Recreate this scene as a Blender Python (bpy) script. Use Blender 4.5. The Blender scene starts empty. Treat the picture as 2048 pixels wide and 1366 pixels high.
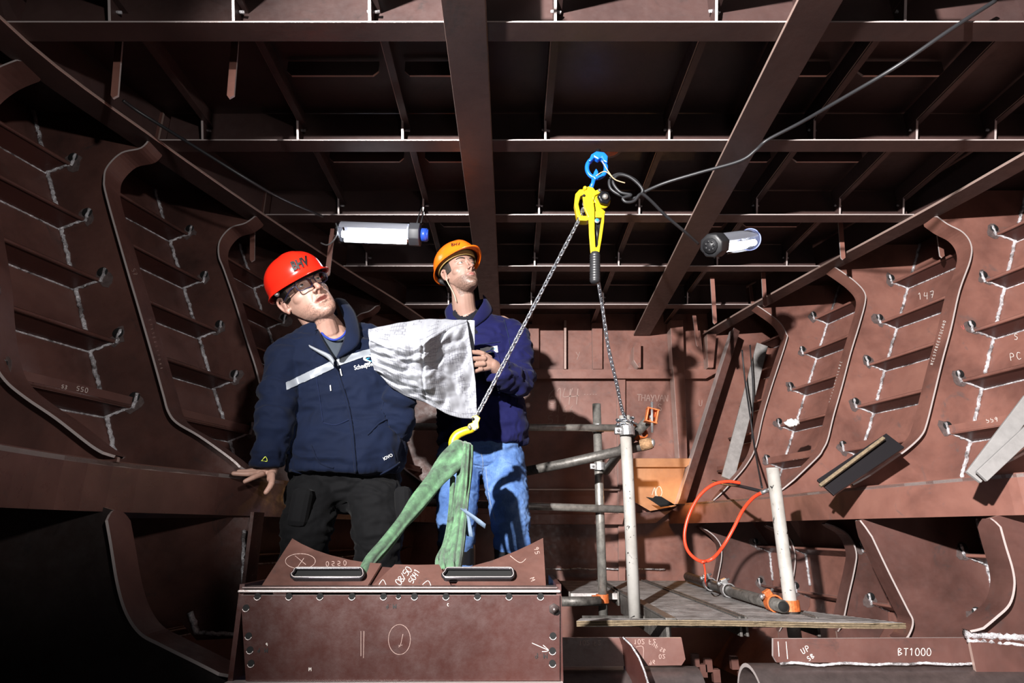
import bpy, bmesh, math, random
import numpy as np
from mathutils import Vector, Matrix, Quaternion, noise
from mathutils.bvhtree import BVHTree
random.seed(7)
PI = math.pi
SC = bpy.context.scene
COL = SC.collection
# ------------------------------------------------------------------ camera
F = 1200.0; TH = math.radians(17.5); CT, ST = math.cos(TH), math.sin(TH)
cam_d = bpy.data.cameras.new('camera'); cam = bpy.data.objects.new('camera', cam_d); COL.objects.link(cam)
cam_d.sensor_width = 36.0; cam_d.lens = 36.0*F/2048.0; cam_d.clip_start = .02
cam.location = (0, 0, 0); cam.rotation_euler = (PI/2+TH, 0, 0)
SC.camera = cam
# ------------------------------------------------------------------ world, exposure
SC.view_settings.view_transform = 'Standard'; SC.view_settings.look = 'None'
SC.view_settings.gamma = 1.0; SC.view_settings.use_curve_mapping = False
SC.view_settings.exposure = -0.35
w = bpy.data.worlds.new('world'); SC.world = w; w.use_nodes = True
w.node_tree.nodes['Background'].inputs[0].default_value = (.55, .6, .7, 1)
w.node_tree.nodes['Background'].inputs[1].default_value = 0.012
# ------------------------------------------------------------------ key flash, plus added unseen fill lights beside and behind the camera
def area(name, loc, tgt, size, power, col=(1, 1, 1), spread=180):
    l = bpy.data.lights.new(name, 'AREA'); l.shape = 'DISK'; l.size = size; l.energy = power; l.color = col; l.spread = math.radians(spread)
    o = bpy.data.objects.new(name, l); COL.objects.link(o); o.location = loc
    o.rotation_euler = (Vector(tgt)-Vector(loc)).to_track_quat('-Z', 'Y').to_euler(); return o
def point(name, loc, power, r, col=(1, 1, 1)):
    l = bpy.data.lights.new(name, 'POINT'); l.energy = power; l.shadow_soft_size = r; l.color = col
    o = bpy.data.objects.new(name, l); COL.objects.link(o); o.location = loc; return o
def spot(name, loc, tgt, power, ang, blend, r, col=(1, 1, 1)):
    l = bpy.data.lights.new(name, 'SPOT'); l.energy = power; l.spot_size = math.radians(ang); l.spot_blend = blend; l.shadow_soft_size = r; l.color = col
    o = bpy.data.objects.new(name, l); COL.objects.link(o); o.location = loc
    o.rotation_euler = (Vector(tgt)-Vector(loc)).to_track_quat('-Z', 'Y').to_euler(); return o
spot('flash_key', (-1.2, -1.5, 1.26), (1.95, 3.45, .80), 3700, 66, .75, .04, (1, .97, .95))
spot('men_fill', (.75, -.9, .30), (-.62, 2.4, .88), 78, 26, .7, .06, (.97, .97, 1.0))  # added fill from the right, aimed at the men's faces
spot('left_fill', (.9, -.9, .75), (-1.8, 2.2, .82), 270, 38, .75, .06, (1, .97, .95))  # added fill to brighten the left wall
area('low_fill', (.6, -.5, -.15), (1.2, 3.0, -.35), .4, 4, (1, .96, .95), 120)  # unseen low fill light aimed at the platform
point('halogen_worklight', (1.16, 4.33, .27), 3.5, .04, (1, .50, .16))

# ------------------------------------------------------------------ helpers
def P(px, py, Y):
    """the point at depth Y that the photograph shows at (px, py)"""
    a = (px-1024)/F; b = (683-py)/F; t = Y/(CT-b*ST)
    return Vector((a*t, Y, t*(ST+b*CT)))
def RAY(px, py):
    a = (px-1024)/F; b = (683-py)/F
    return Vector((a, CT-b*ST, ST+b*CT)).normalized()
class MB:
    def __init__(s): s.v = []; s.f = []; s.m = []; s.sm = []
    def add(s, vs, fs, mi=0, smooth=False):
        o = len(s.v); s.v += [tuple(v) for v in vs]
        for f in fs: s.f.append([i+o for i in f]); s.m.append(mi); s.sm.append(smooth)
    def box(s, c, d, rot=None, mi=0):
        R = rot or Matrix.Identity(3); c = Vector(c)
        vs = [c + R @ Vector((d[0]/2*x, d[1]/2*y, d[2]/2*z)) for x in (-1, 1) for y in (-1, 1) for z in (-1, 1)]
        s.add(vs, [(0, 1, 3, 2), (4, 6, 7, 5), (0, 4, 5, 1), (2, 3, 7, 6), (0, 2, 6, 4), (1, 5, 7, 3)], mi)
    def hexa(s, p, mi=0):  # 8 corners: bottom ring 0-3, top ring 4-7
        s.add(p, [(3, 2, 1, 0), (4, 5, 6, 7), (0, 1, 5, 4), (1, 2, 6, 5), (2, 3, 7, 6), (3, 0, 4, 7)], mi)
    def plate(s, poly, n, th, mi=0, me=1):
        """poly: 3-D outline in a plane with normal n, given the thickness th"""
        n = Vector(n).normalized()*th/2; k = len(poly)
        a = [Vector(p)+n for p in poly]; b = [Vector(p)-n for p in poly]
        o = len(s.v); s.v += [tuple(v) for v in a+b]
        s.f.append([o+i for i in range(k)]); s.m.append(mi); s.sm.append(False)
        s.f.append([o+k+i for i in reversed(range(k))]); s.m.append(mi); s.sm.append(False)
        for i in range(k):
            j = (i+1) % k; s.f.append([o+i, o+k+i, o+k+j, o+j]); s.m.append(me); s.sm.append(False)
    def tube(s, pts, r, n=10, mi=0, cap=True, closed=False, ell=None, up=None):
        pts = [Vector(p) for p in pts]; k = len(pts)
        rs = r if isinstance(r, (list, tuple)) else [r]*k
        rings = []; N = None
        for i, p in enumerate(pts):
            if closed: T = pts[(i+1) % k]-pts[i-1]
            else: T = pts[min(i+1, k-1)]-pts[max(i-1, 0)]
            T.normalize()
            if N is None:
                u = Vector(up) if up else (Vector((0, 0, 1)) if abs(T.z) < .9 else Vector((1, 0, 0)))
                N = (u-T*u.dot(T)).normalized()
            else: N = (N-T*N.dot(T)).normalized()
            B = T.cross(N); e = ell or (1, 1)
            rings.append([p+(N*math.cos(2*PI*j/n)*e[0]+B*math.sin(2*PI*j/n)*e[1])*rs[i] for j in range(n)])
        vs = [v for g in rings for v in g]; fs = []
        for i in range(k if closed else k-1):
            i2 = (i+1) % k
            for j in range(n):
                fs.append((i*n+j, i*n+(j+1) % n, i2*n+(j+1) % n, i2*n+j))
        if cap and not closed: fs.append(list(reversed(range(n)))); fs.append([(k-1)*n+j for j in range(n)])
        s.add(vs, fs, mi, True)
    def loft(s, rings, mi=0, cap=True, smooth=True, closed=False):
        n = len(rings[0]); vs = [v for g in rings for v in g]; fs = []
        k = len(rings)
        for i in range(k if closed else k-1):
            i2 = (i+1) % k
            for j in range(n): fs.append((i*n+j, i*n+(j+1) % n, i2*n+(j+1) % n, i2*n+j))
        if cap and not closed: fs.append(list(reversed(range(n)))); fs.append([(k-1)*n+j for j in range(n)])
        s.add(vs, fs, mi, smooth)
    def grid(s, g, mi=0, smooth=True):
        R, C = len(g), len(g[0]); vs = [v for r in g for v in r]
        s.add(vs, [(i*C+j, i*C+j+1, (i+1)*C+j+1, (i+1)*C+j) for i in range(R-1) for j in range(C-1)], mi, smooth)
    def sphere(s, c, r, n=16, m=10, rot=None, mi=0):
        c = Vector(c); r = r if isinstance(r, (list, tuple)) else (r, r, r); R = rot or Matrix.Identity(3)
        rings = []
        for i in range(1, m):
            a = PI*i/m
            rings.append([c+R @ Vector((r[0]*math.sin(a)*math.cos(2*PI*j/n), r[1]*math.sin(a)*math.sin(2*PI*j/n), r[2]*math.cos(a))) for j in range(n)])
        o = len(s.v); s.loft(rings, mi, cap=False)
        t = len(s.v); s.v += [tuple(c+R @ Vector((0, 0, r[2]))), tuple(c-R @ Vector((0, 0, r[2])))]
        for j in range(n):
            s.f.append([o+j, t, o+(j+1) % n][::-1]); s.m.append(mi); s.sm.append(True)
            q = o+(m-2)*n; s.f.append([q+j, q+(j+1) % n, t+1][::-1]); s.m.append(mi); s.sm.append(True)
    def build(s, name, mats, parent=None, origin=None, bevel=0, fixn=True):
        me = bpy.data.meshes.new(name)
        o3 = Vector(origin) if origin is not None else Vector((0, 0, 0))
        me.from_pydata([tuple(Vector(v)-o3) for v in s.v], [], s.f)
        mats = mats if isinstance(mats, (list, tuple)) else [mats]
        for m in mats: me.materials.append(m)
        mx = len(mats)-1
        me.polygons.foreach_set('material_index', [min(i, mx) for i in s.m])
        me.polygons.foreach_set('use_smooth', s.sm)
        if fixn:
            bm = bmesh.new(); bm.from_mesh(me); bmesh.ops.recalc_face_normals(bm, faces=bm.faces); bm.to_mesh(me); bm.free()
        me.update()
        o = bpy.data.objects.new(name, me); COL.objects.link(o); o.location = o3
        if parent is not None:
            o.parent = parent; o.location = o3-world_loc(parent)
        if bevel:
            b = o.modifiers.new('bevel', 'BEVEL'); b.width = bevel; b.segments = 2; b.limit_method = 'ANGLE'; b.angle_limit = .6
        return o
def world_loc(o):
    v = Vector((0, 0, 0))
    while o is not None: v = v+Vector(o.location); o = o.parent
    return v
def thing(name, label, cat, loc=(0, 0, 0), group=None):
    o = bpy.data.objects.new(name, None); COL.objects.link(o); o.location = loc; o.empty_display_size = .05
    o['label'] = label; o['category'] = cat
    if group: o['group'] = group
    return o
def tag(o, label, cat, group=None, kind=None):
    o['label'] = label; o['category'] = cat
    if group: o['group'] = group
    if kind: o['kind'] = kind
    return o
def struct(o): o['kind'] = 'structure'; return o
def baked(o, name=None):
    """apply the modifiers of o and keep only the resulting mesh"""
    dg = bpy.context.evaluated_depsgraph_get(); dg.update()
    me = bpy.data.meshes.new_from_object(o.evaluated_get(dg), depsgraph=dg)
    for m in list(o.modifiers): o.modifiers.remove(m)
    old = o.data; o.data = me; bpy.data.meshes.remove(old); return o
def spline(pts, n=8, closed=False):
    pts = [Vector(p) for p in pts]; out = []; k = len(pts)
    rng = range(k) if closed else range(k-1)
    for i in rng:
        if closed: p0, p1, p2, p3 = pts[i-1], pts[i], pts[(i+1) % k], pts[(i+2) % k]
        else: p0, p1, p2, p3 = pts[max(i-1, 0)], pts[i], pts[i+1], pts[min(i+2, k-1)]
        for j in range(n):
            t = j/n
            out.append(.5*((2*p1)+(p2-p0)*t+(2*p0-5*p1+4*p2-p3)*t*t+(3*p1-p0-3*p2+p3)*t**3))
    if not closed: out.append(pts[-1])
    return out

# ------------------------------------------------------------------ materials
def nt(name):
    m = bpy.data.materials.new(name); m.use_nodes = True; t = m.node_tree; b = t.nodes['Principled BSDF']; return m, t, b
def N(t, typ, **k):
    n = t.nodes.new(typ)
    for a, v in k.items():
        if a in n.inputs.keys() if hasattr(n.inputs, 'keys') else False: n.inputs[a].default_value = v
        else: setattr(n, a, v)
    return n
def noise_n(t, scale, detail=4, rough=.6, dist=0, co=None):
    n = t.nodes.new('ShaderNodeTexNoise'); n.inputs['Scale'].default_value = scale; n.inputs['Detail'].default_value = detail
    n.inputs['Roughness'].default_value = rough; n.inputs['Distortion'].default_value = dist
    if co: t.links.new(co, n.inputs['Vector'])
    return n
def ramp(t, src, stops):
    r = t.nodes.new('ShaderNodeValToRGB'); e = r.color_ramp.elements
    e[0].position, e[0].color = stops[0][0], (*stops[0][1], 1); e[1].position, e[1].color = stops[-1][0], (*stops[-1][1], 1)
    for p, c in stops[1:-1]:
        x = e.new(p); x.color = (*c, 1)
    t.links.new(src, r.inputs[0]); return r
def geo_pos(t): return t.nodes.new('ShaderNodeNewGeometry').outputs['Position']
def bump(t, b, h, strength, dist=.01):
    n = t.nodes.new('ShaderNodeBump'); n.inputs['Strength'].default_value = strength; n.inputs['Distance'].default_value = dist
    t.links.new(h, n.inputs['Height']); t.links.new(n.outputs[0], b.inputs['Normal'])
def steel(name, dark, mid, lite, rough=(.3, .55), scale=3.0, spec=.5, grey=.6):
    m, t, b = nt(name); pos = geo_pos(t)
    n1 = noise_n(t, scale, 5, .62, .3, pos)
    r = ramp(t, n1.outputs[0], [(.32, dark), (.52, mid), (.72, lite)])
    n2 = noise_n(t, scale*2.3, 6, .7, 1.2, pos)       # burnt, soot-grey and bare patches
    msk = ramp(t, n2.outputs[0], [(.60, (0, 0, 0)), (.70, (grey, grey, grey))])
    mx = t.nodes.new('ShaderNodeMixRGB'); t.links.new(msk.outputs[0], mx.inputs[0]); t.links.new(r.outputs[0], mx.inputs[1]); mx.inputs[2].default_value = (dark[0]*.75, dark[0]*.6, dark[0]*.58, 1)
    t.links.new(mx.outputs[0], b.inputs['Base Color'])
    n3 = noise_n(t, 26, 5, .7, 0, pos)
    rr = ramp(t, n3.outputs[0], [(.3, (rough[0],)*3), (.7, (rough[1],)*3)]); t.links.new(rr.outputs[0], b.inputs['Roughness'])
    b.inputs['Specular IOR Level'].default_value = spec
    bump(t, b, n3.outputs[0], .12, .004)
    return m
def flat(name, col, rough=.5, metal=0, bmp=0, bs=60, spec=.5, var=0):
    m, t, b = nt(name); b.inputs['Base Color'].default_value = (*col, 1); b.inputs['Roughness'].default_value = rough
    b.inputs['Metallic'].default_value = metal; b.inputs['Specular IOR Level'].default_value = spec
    if bmp or var:
        n = noise_n(t, bs, 5, .65, .2, geo_pos(t))
        if bmp: bump(t, b, n.outputs[0], bmp, .004)
        if var:
            r = ramp(t, n.outputs[0], [(.3, tuple(c*(1-var) for c in col)), (.7, tuple(min(1, c*(1+var)) for c in col))]); t.links.new(r.outputs[0], b.inputs['Base Color'])
    return m
M = {}
M['primer'] = steel('red_primer_steel', (.125, .054, .042), (.215, .095, .073), (.27, .125, .095))  # lit copy: hull primer lightened for the strongly lit side
M['primer_top'] = steel('overhead_shade_primer', (.034, .019, .018), (.055, .030, .027), (.072, .040, .036), (.35, .55), 2.2)  # primer darkened in colour for the unlit overhead deck
M['primer_dark'] = steel('shaded_primer_steel', (.045, .022, .019), (.085, .038, .031), (.125, .057, .046), (.22, .45), 2.6)  # shaded copy of the primer, mostly for the left side
M['primer_mid'] = steel('half_shade_primer_steel', (.060, .028, .023), (.105, .048, .040), (.14, .068, .056))  # primer with weaker light painted in, for left shell and low plates
M['box'] = steel('shaded_brown_steel', (.034, .0125, .0105), (.056, .020, .0165), (.072, .027, .022), (.25, .45), 1.6, grey=.25)  # shade painted into the box front and stiffener undersides
M['bilge'] = steel('shaded_bilge_steel', (.010, .007, .006), (.016, .010, .009), (.022, .014, .012), (.4, .6), 2.0)  # near-black: shade on the floor and lower left web painted in
M['edge'] = flat('bare_edge_highlight', (.60, .52, .50), .3, .35, .25, 90)  # bare edge, its specular gleam painted in as a lighter colour
M['edge_dim'] = flat('cut_steel_edge', (.42, .30, .26), .35, .4, .2, 90)
M['rolled'] = flat('rolled_steel', (.16, .125, .12), .38, .75, .1, 30, var=.2)
M['gate'] = flat('dark_rubbed_steel', (.05, .045, .05), .22, .7, .1, 40)
def weld_mat():
    m, t, b = nt('weld_bead'); pos = geo_pos(t)
    n = noise_n(t, 110, 4, .7, .4, pos); n2 = noise_n(t, 18, 4, .7, .5, pos)
    r = ramp(t, n2.outputs[0], [(.36, (.16, .14, .14)), (.56, (.85, .83, .86))])  # pale tones paint in the glints on the bead
    t.links.new(r.outputs[0], b.inputs['Base Color']); b.inputs['Metallic'].default_value = .45; b.inputs['Roughness'].default_value = .2
    bump(t, b, n.outputs[0], .9, .01); return m
M['weld'] = weld_mat()
M['soot'] = flat('ground_halo', (.14, .105, .10), .35, .35, .4, 60, var=.35)
M['chalk'] = flat('chalk', (.62, .56, .52), .9, 0)
M['chalk_dim'] = flat('faint_chalk', (.36, .25, .22), .9, 0)
M['chalk_red'] = flat('red_chalk', (.5, .09, .09), .9, 0)
M['marker'] = flat('black_marker', (.006, .006, .006), .6)
M['orange_steel'] = steel('orange_toned_steel', (.24, .11, .05), (.34, .16, .07), (.42, .21, .10), (.4, .6), 4, grey=.3)  # hull steel recipe in a more orange tone
# ------------------------------------------------------------------ hull shape
FR = [1.72, 2.17, 2.79, 3.42, 4.08]                     # frame planes from the camera to the bow
YB = 4.72                                               # bulkhead
HB, HD, ZS0, ZS1 = 1.55, 1.72, .05, .185                # beam underside, deck plate, stringer flange
def xl(y, z):
    x = -(1.477-.275*(y-2.17))-.44*(z-.386)
    if z < .2: x = -(1.477-.275*(y-2.17))+.082-(.2-z)*.15
    return x
def xr(y, z):
    x = 2.121-.245*(y-2.79)+.455*(z-.392)
    if z < .2: x = 2.121-.245*(y-2.79)+.455*(.2-.392)+min(max(.04, .04+.10*(y-2.79)), (.2-z)*1.2)-max(0, -.42-z)*.8
    return x
YN = .95
def shell(fx, name, sgn):
    mb = MB(); zs = [-.9, -.6, -.45, -.3, -.1, .1, .2, .6, 1.0, 1.4, HD+.01]
    ys = [YN, 1.7, 2.4, 3.1, 3.9, YB]
    for off in (0, .02*sgn): mb.grid([[Vector((fx(y, z)+off, y, z)) for z in zs] for y in ys])
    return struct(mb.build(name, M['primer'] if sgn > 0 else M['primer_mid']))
shell(xl, 'wall_left', -1); shell(xr, 'wall_right', 1)
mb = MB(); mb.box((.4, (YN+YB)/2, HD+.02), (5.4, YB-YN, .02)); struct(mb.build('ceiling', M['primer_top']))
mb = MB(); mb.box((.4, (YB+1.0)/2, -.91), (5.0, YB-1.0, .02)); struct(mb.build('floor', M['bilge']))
mb = MB(); mb.box((.45, YB+.008, .40), (4.4, .014, 2.7))
struct(mb.build('wall_back', M['primer']))
# ------------------------------------------------------------------ web frames
def bead(mb, a, b, r=.009, seed=0):
    a, b = Vector(a), Vector(b); n = max(3, int((b-a).length/.012)); pts = []; rs = []
    for i in range(n+1):
        t = i/n; pts.append(a.lerp(b, t)+Vector((noise.noise(Vector((t*9, seed, 0))), 0, noise.noise(Vector((t*9, seed, 5)))))*.006)
        rs.append(r*(.75+.5*abs(math.sin(i*1.7+seed))))
    mb.tube(pts, rs, 7)
LZ = [1.46, 1.2, .937, .685, .437]                      # stiffener levels above the stringer
LZ2 = [-.1, -.36]
def halo(name, c, ax, r, par):  # the ground, wire-brushed patch round a stiffener slot
    mb = MB(); k = 14; pts = []
    for i in range(k):
        a = 2*PI*i/k; q = r*(.65+.5*noise.noise(Vector((c[0]*7+math.cos(a), c[2]*5+math.sin(a), c[1]))))
        pts.append(Vector((c[0]+math.cos(a)*q, c[1], c[2]+math.sin(a)*q*1.15)))
    mb.plate(pts, (0, 1, 0), .0016, 0, 0); mb.build(name, M['soot'], par)
def frame(side, Y, path, label, upper=True):
    fx = xl if side < 0 else xr; s = side
    root = thing('web_frame' if upper else 'bilge_frame', label, 'hull frame', (fx(Y, path[-1][1]), Y, path[-1][1]), 'hull web frames')
    pts = [Vector((x, 0, z)) for x, z in path]; sp = spline(pts, 5)
    inner = [Vector((p.x, Y, p.z)) for p in sp]
    if upper: zs = [ZS1, .4, .7, 1.0, 1.3, HD-.005]
    else: zs = [path[-1][1]-.12, -.45, -.3, -.1, ZS1-.01]; zs = sorted(z for z in zs)
    outer = [Vector((fx(Y, z)-s*.002, Y, z)) for z in zs]
    mb = MB()
    if upper:
        top = [Vector((inner[0].x, Y, HD-.005))]
        mb.plate(outer+top+inner+[Vector((inner[-1].x, Y, ZS1))], (0, 1, 0), .012)
    else:
        mb.plate(outer+inner+[Vector((inner[-1].x, Y, zs[0]))], (0, 1, 0), .012)
    mb.build('web_plate', [(M['primer'] if upper else M['primer_mid']) if s > 0 else (M['primer_dark'] if upper else M['bilge']), M['edge_dim']], root)  # left side takes the shaded copies of the primer
    mb = MB(); k = len(sp); w = .05; th = .0075; rings = []
    for i, p in enumerate(sp):
        T = (sp[min(i+1, k-1)]-sp[max(i-1, 0)]).normalized(); n = Vector((-T.z, 0, T.x))*th/2
        e = min(1, .35+i/3, .35+(k-1-i)/3)
        c = Vector((p.x, Y, p.z)); a = Vector((0, w*e, 0))
        rings.append([c+n-a, c+n+a, c-n+a, c-n-a])
    vs = [v for r in rings for v in r]; fm = []
    for i in range(k-1):
        for j in range(4):
            mb.add([rings[i][j], rings[i][(j+1) % 4], rings[i+1][(j+1) % 4], rings[i+1][j]], [(0, 1, 2, 3)], 0 if j in (0, 2) else 1, False)
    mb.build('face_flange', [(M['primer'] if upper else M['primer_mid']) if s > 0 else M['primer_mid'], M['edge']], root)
    lv = LZ if upper else LZ2
    n0 = Vector((-s*.09, 0, .040))
    ends = [HD]+lv+[ZS1] if upper else [ZS0]+lv
    for i in range(len(ends)-1):
        za, zb = ends[i]-(.03 if i else .0), ends[i+1]+.03
        if za-zb < .08: continue
        mb = MB(); bead(mb, (fx(Y, za)-s*.006, Y-.008, za), (fx(Y, zb)-s*.006, Y-.008, zb), .0075, i+Y); mb.build('weld_seam', M['weld'], root)
    for i, z in enumerate(lv):
        b0 = Vector((fx(Y, z-.04), Y-.010, z-.04)); tp = b0+n0
        halo('ground_patch', (tp.x-s*.01, Y-.0075, tp.z+.01), None, .05, root)
        mb = MB(); bead(mb, b0+Vector((0, 0, -.006)), tp+Vector((0, 0, -.006)), .0055, i); bead(mb, tp+Vector((-s*.008, 0, -.012)), tp+Vector((-s*.014, 0, .045)), .006, i+3)
        mb.build('weld_seam', M['weld'], root)
        mb = MB(); q = tp+Vector((-s*.006, 0, .03)); mb.tube([q+Vector((0, -.001, 0)), q+Vector((0, .004, 0))], .020, 12); mb.build('scallop_hole', M['black'], root)
    return root
M['black'] = flat('black_void', (.004, .004, .004), .9)
pA = [(-1.50, 1.555), (-1.53, 1.506), (-1.606, 1.482), (-1.651, 1.417), (-1.652, 1.358), (-1.626, 1.278), (-1.488, .973), (-1.411, .807), (-1.323, .615), (-1.258, .47), (-1.229, .407), (-1.19, .365), (-1.102, .317), (-.982, .240), (-.933, .200)]
pB = [(-1.30, 1.555), (-1.359, 1.5), (-1.433, 1.471), (-1.477, 1.399), (-1.47, 1.315), (-1.43, 1.232), (-1.35, 1.057), (-1.278, .887), (-1.211, .736), (-1.16, .6), (-1.10, .47), (-1.06, .4), (-.98, .34), (-.88, .27), (-.79, .2)]
pZ = [(-1.66, 1.555), (-1.76, 1.50), (-1.82, 1.42), (-1.82, 1.34), (-1.70, 1.0), (-1.6, .75), (-1.545, .585), (-1.494, .466), (-1.45, .41), (-1.38, .36), (-1.279, .300), (-1.166, .225), (-1.114, .198)]
qA = [(2.42, 1.555), (2.50, 1.48), (2.53, 1.40), (2.50, 1.29), (2.34, .93), (2.19, .60), (2.13, .47), (2.09, .42), (2.01, .36), (1.90, .31), (1.67, .20)]
qB = [(2.16, 1.555), (2.221, 1.494), (2.291, 1.445), (2.316, 1.377), (2.292, 1.29), (2.203, 1.129), (2.117, .931), (2.042, .773), (1.966, .604), (1.906, .473), (1.871, .417), (1.805, .362), (1.724, .31), (1.537, .198)]
qC = [(1.96, 1.555), (2.016, 1.51), (2.088, 1.443), (2.131, 1.374), (2.122, 1.305), (2.062, 1.164), (1.982, .991), (1.898, .791), (1.822, .62), (1.77, .491), (1.733, .432), (1.685, .379), (1.47, .203)]
qD = [(1.74, 1.555), (1.80, 1.51), (1.90, 1.42), (1.94, 1.33), (1.93, 1.27), (1.785, .944), (1.70, .74), (1.647, .586), (1.61, .50), (1.57, .44), (1.50, .36), (1.32, .19)]
frame(-1, FR[0], pZ, 'curved hull frame nearest the camera at the left picture edge')
frame(-1, FR[1], pA, 'tall curved hull frame at the left, second from the camera, above the leaning hand')
frame(-1, FR[2], pB, 'curved hull frame directly left of the red helmet')
frame(-1, FR[3], [(x+.17, z) for x, z in pB], 'curved hull frame hidden largely behind the man in the red helmet')
frame(-1, FR[4], [(x+.34, z) for x, z in pB], 'farthest curved frame on the left, seen between the two men')
frame(1, FR[1], qA, 'curved hull frame nearest the camera at the right picture edge')
frame(1, FR[2], qB, 'tall curved hull frame on the right with chalk letters along its flange')
frame(1, FR[3], qC, 'curved hull frame on the right, third from the bulkhead end, middle of the lit wall')
frame(1, FR[4], qD, 'farthest curved hull frame on the right, above the red hose loop')
# lower frames, hanging below the stringer
def L3(pts, Y): return [(P(x, y, Y).x, P(x, y, Y).z) for x, y in pts]
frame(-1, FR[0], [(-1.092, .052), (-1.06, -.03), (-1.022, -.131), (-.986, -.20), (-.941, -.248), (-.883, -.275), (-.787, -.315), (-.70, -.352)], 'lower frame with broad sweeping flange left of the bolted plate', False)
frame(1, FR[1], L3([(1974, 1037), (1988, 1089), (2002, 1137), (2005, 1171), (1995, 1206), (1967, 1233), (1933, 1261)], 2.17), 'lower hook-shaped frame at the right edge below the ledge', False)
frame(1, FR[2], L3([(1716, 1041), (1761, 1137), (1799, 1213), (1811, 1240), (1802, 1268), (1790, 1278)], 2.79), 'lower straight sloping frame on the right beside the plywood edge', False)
frame(1, FR[3], L3([(1647, 1047), (1685, 1068), (1702, 1102), (1699, 1137), (1685, 1199), (1672, 1262)], 3.42), 'lower frame on the right behind the leaning white pole', False)
frame(1, FR[4], L3([(1530, 1051), (1568, 1072), (1582, 1102), (1582, 1137), (1570, 1200), (1556, 1262)], 4.08), 'lower frame immediately left of the leaning white pole', False)
frame(1, 4.5, L3([(1400, 1054), (1427, 1075), (1439, 1102), (1431, 1154), (1415, 1215)], 4.5), 'small lower frame seen through the red hose loop', False)
# left lower frame at the second plane: a straight edge beside the bolted plate
r = thing('bilge_frame', 'dark lower frame plate with weld scar left of the bolted plate', 'hull frame', (-1.0, 2.17, -.3), 'hull web frames')
mb = MB(); mb.plate([P(500, 1035, 2.17), P(497, 1175, 2.17), P(490, 1275, 2.17), P(395, 1280, 2.17), P(360, 1240, 2.17), Vector((xl(2.17, -.3), 2.17, -.3)), Vector((xl(2.17, .04), 2.17, .04))], (0, 1, 0), .012)
mb.build('web_plate', [M['primer_dark'], M['edge']], r)
mb = MB(); mb.box(P(505, 1110, 2.17), (.012, .09, .28), None, 0); mb.build('face_flange', [M['primer_dark']], r)
mb = MB(); bead(mb, P(393, 1265, 2.15), P(485, 1270, 2.15), .006, 1); bead(mb, P(380, 1225, 2.15), P(394, 1268, 2.15), .009, 2); mb.build('weld_seam', M['weld'], r); mb = MB(); bead(mb, P(488, 1060, 2.15), P(486, 1170, 2.15), .006, 4); mb.build('weld_seam', M['weld'], r)
# ------------------------------------------------------------------ hull stiffeners (run on through the frames)
ordn = ['topmost', 'second highest', 'middle one', 'fourth down', 'lowest']
def stiff(side, z, y0, y1, label, dep=.1, lip=True):
    fx = xl if side < 0 else xr; s = side; mb = MB()
    k = 12; A = []; B = []
    for i in range(k+1):
        y = y0+(y1-y0)*i/k; b = Vector((fx(y, z-.04), y, z-.04)); A.append(b); B.append(b+Vector((-s*.91, 0, .40))*dep)
    up = Vector((s*.40, 0, .91))*.005
    rings = [[a-up, a+up, b+up, b-up] for a, b in zip(A, B)]
    for i in range(k):
        for j in range(4):
            mb.add([rings[i][j], rings[i][(j+1) % 4], rings[i+1][(j+1) % 4], rings[i+1][j]], [(0, 1, 2, 3)], 1 if j == 2 else 0)
    mb.add(rings[0], [(0, 1, 2, 3)]); mb.add(rings[-1], [(3, 2, 1, 0)])
    root = thing('hull_stiffener', label, 'stiffener', (A[0].x, y0, z), 'hull stiffeners')
    mb.build('web_bar', [M['box'], M['edge']], root)  # dark copy paints in the shade on the undersides
    if abs(z-LZ[4]) < .001:  # the lowest one carries an upright lip
        mb = MB()
        for i in range(k): mb.add([B[i]+Vector((-s*.004, 0, -.012)), B[i+1]+Vector((-s*.004, 0, -.012)), B[i+1]+Vector((-s*.004, 0, .030)), B[i]+Vector((-s*.004, 0, .030)), B[i]+Vector((s*.004, 0, -.012)), B[i+1]+Vector((s*.004, 0, -.012)), B[i+1]+Vector((s*.004, 0, .030)), B[i]+Vector((s*.004, 0, .030))], [(0, 1, 2, 3), (4, 5, 6, 7), (3, 2, 6, 7), (0, 1, 5, 4)], 0)
        mb.build('upright_lip', [M['primer_mid'] if s < 0 else M['primer']], root)
    if lip:  # bulb along the free edge
        mb = MB(); mb.tube([b-Vector((0, 0, .004)) for b in B], .0085, 6); mb.build('bulb_edge', M['primer_dark'] if s < 0 else M['primer'], root)
        mb = MB(); bead(mb, A[0]-up*1.6, A[-1]-up*1.6, .0035, z); mb.build('weld_seam', M['weld'], root)
    return root
for i, z in enumerate(LZ):
    stiff(-1, z, 1.0, YB-.05, 'long bar stiffener along the left hull plating above the ledge, %s of five' % ordn[i])
    stiff(1, z, 1.5, YB-.05, 'long bar stiffener along the right hull plating above the ledge, %s of five' % ordn[i])
for i, z in enumerate(LZ2):
    stiff(-1, z, 1.0, 4.5, 'bulb bar stiffener on the left hull below the ledge, %s' % ('upper one' if i == 0 else 'lower one'))
    stiff(1, z, 1.5, 4.6, 'bulb bar stiffener on the right hull below the ledge, %s' % ('upper one' if i == 0 else 'lower one'))
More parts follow.
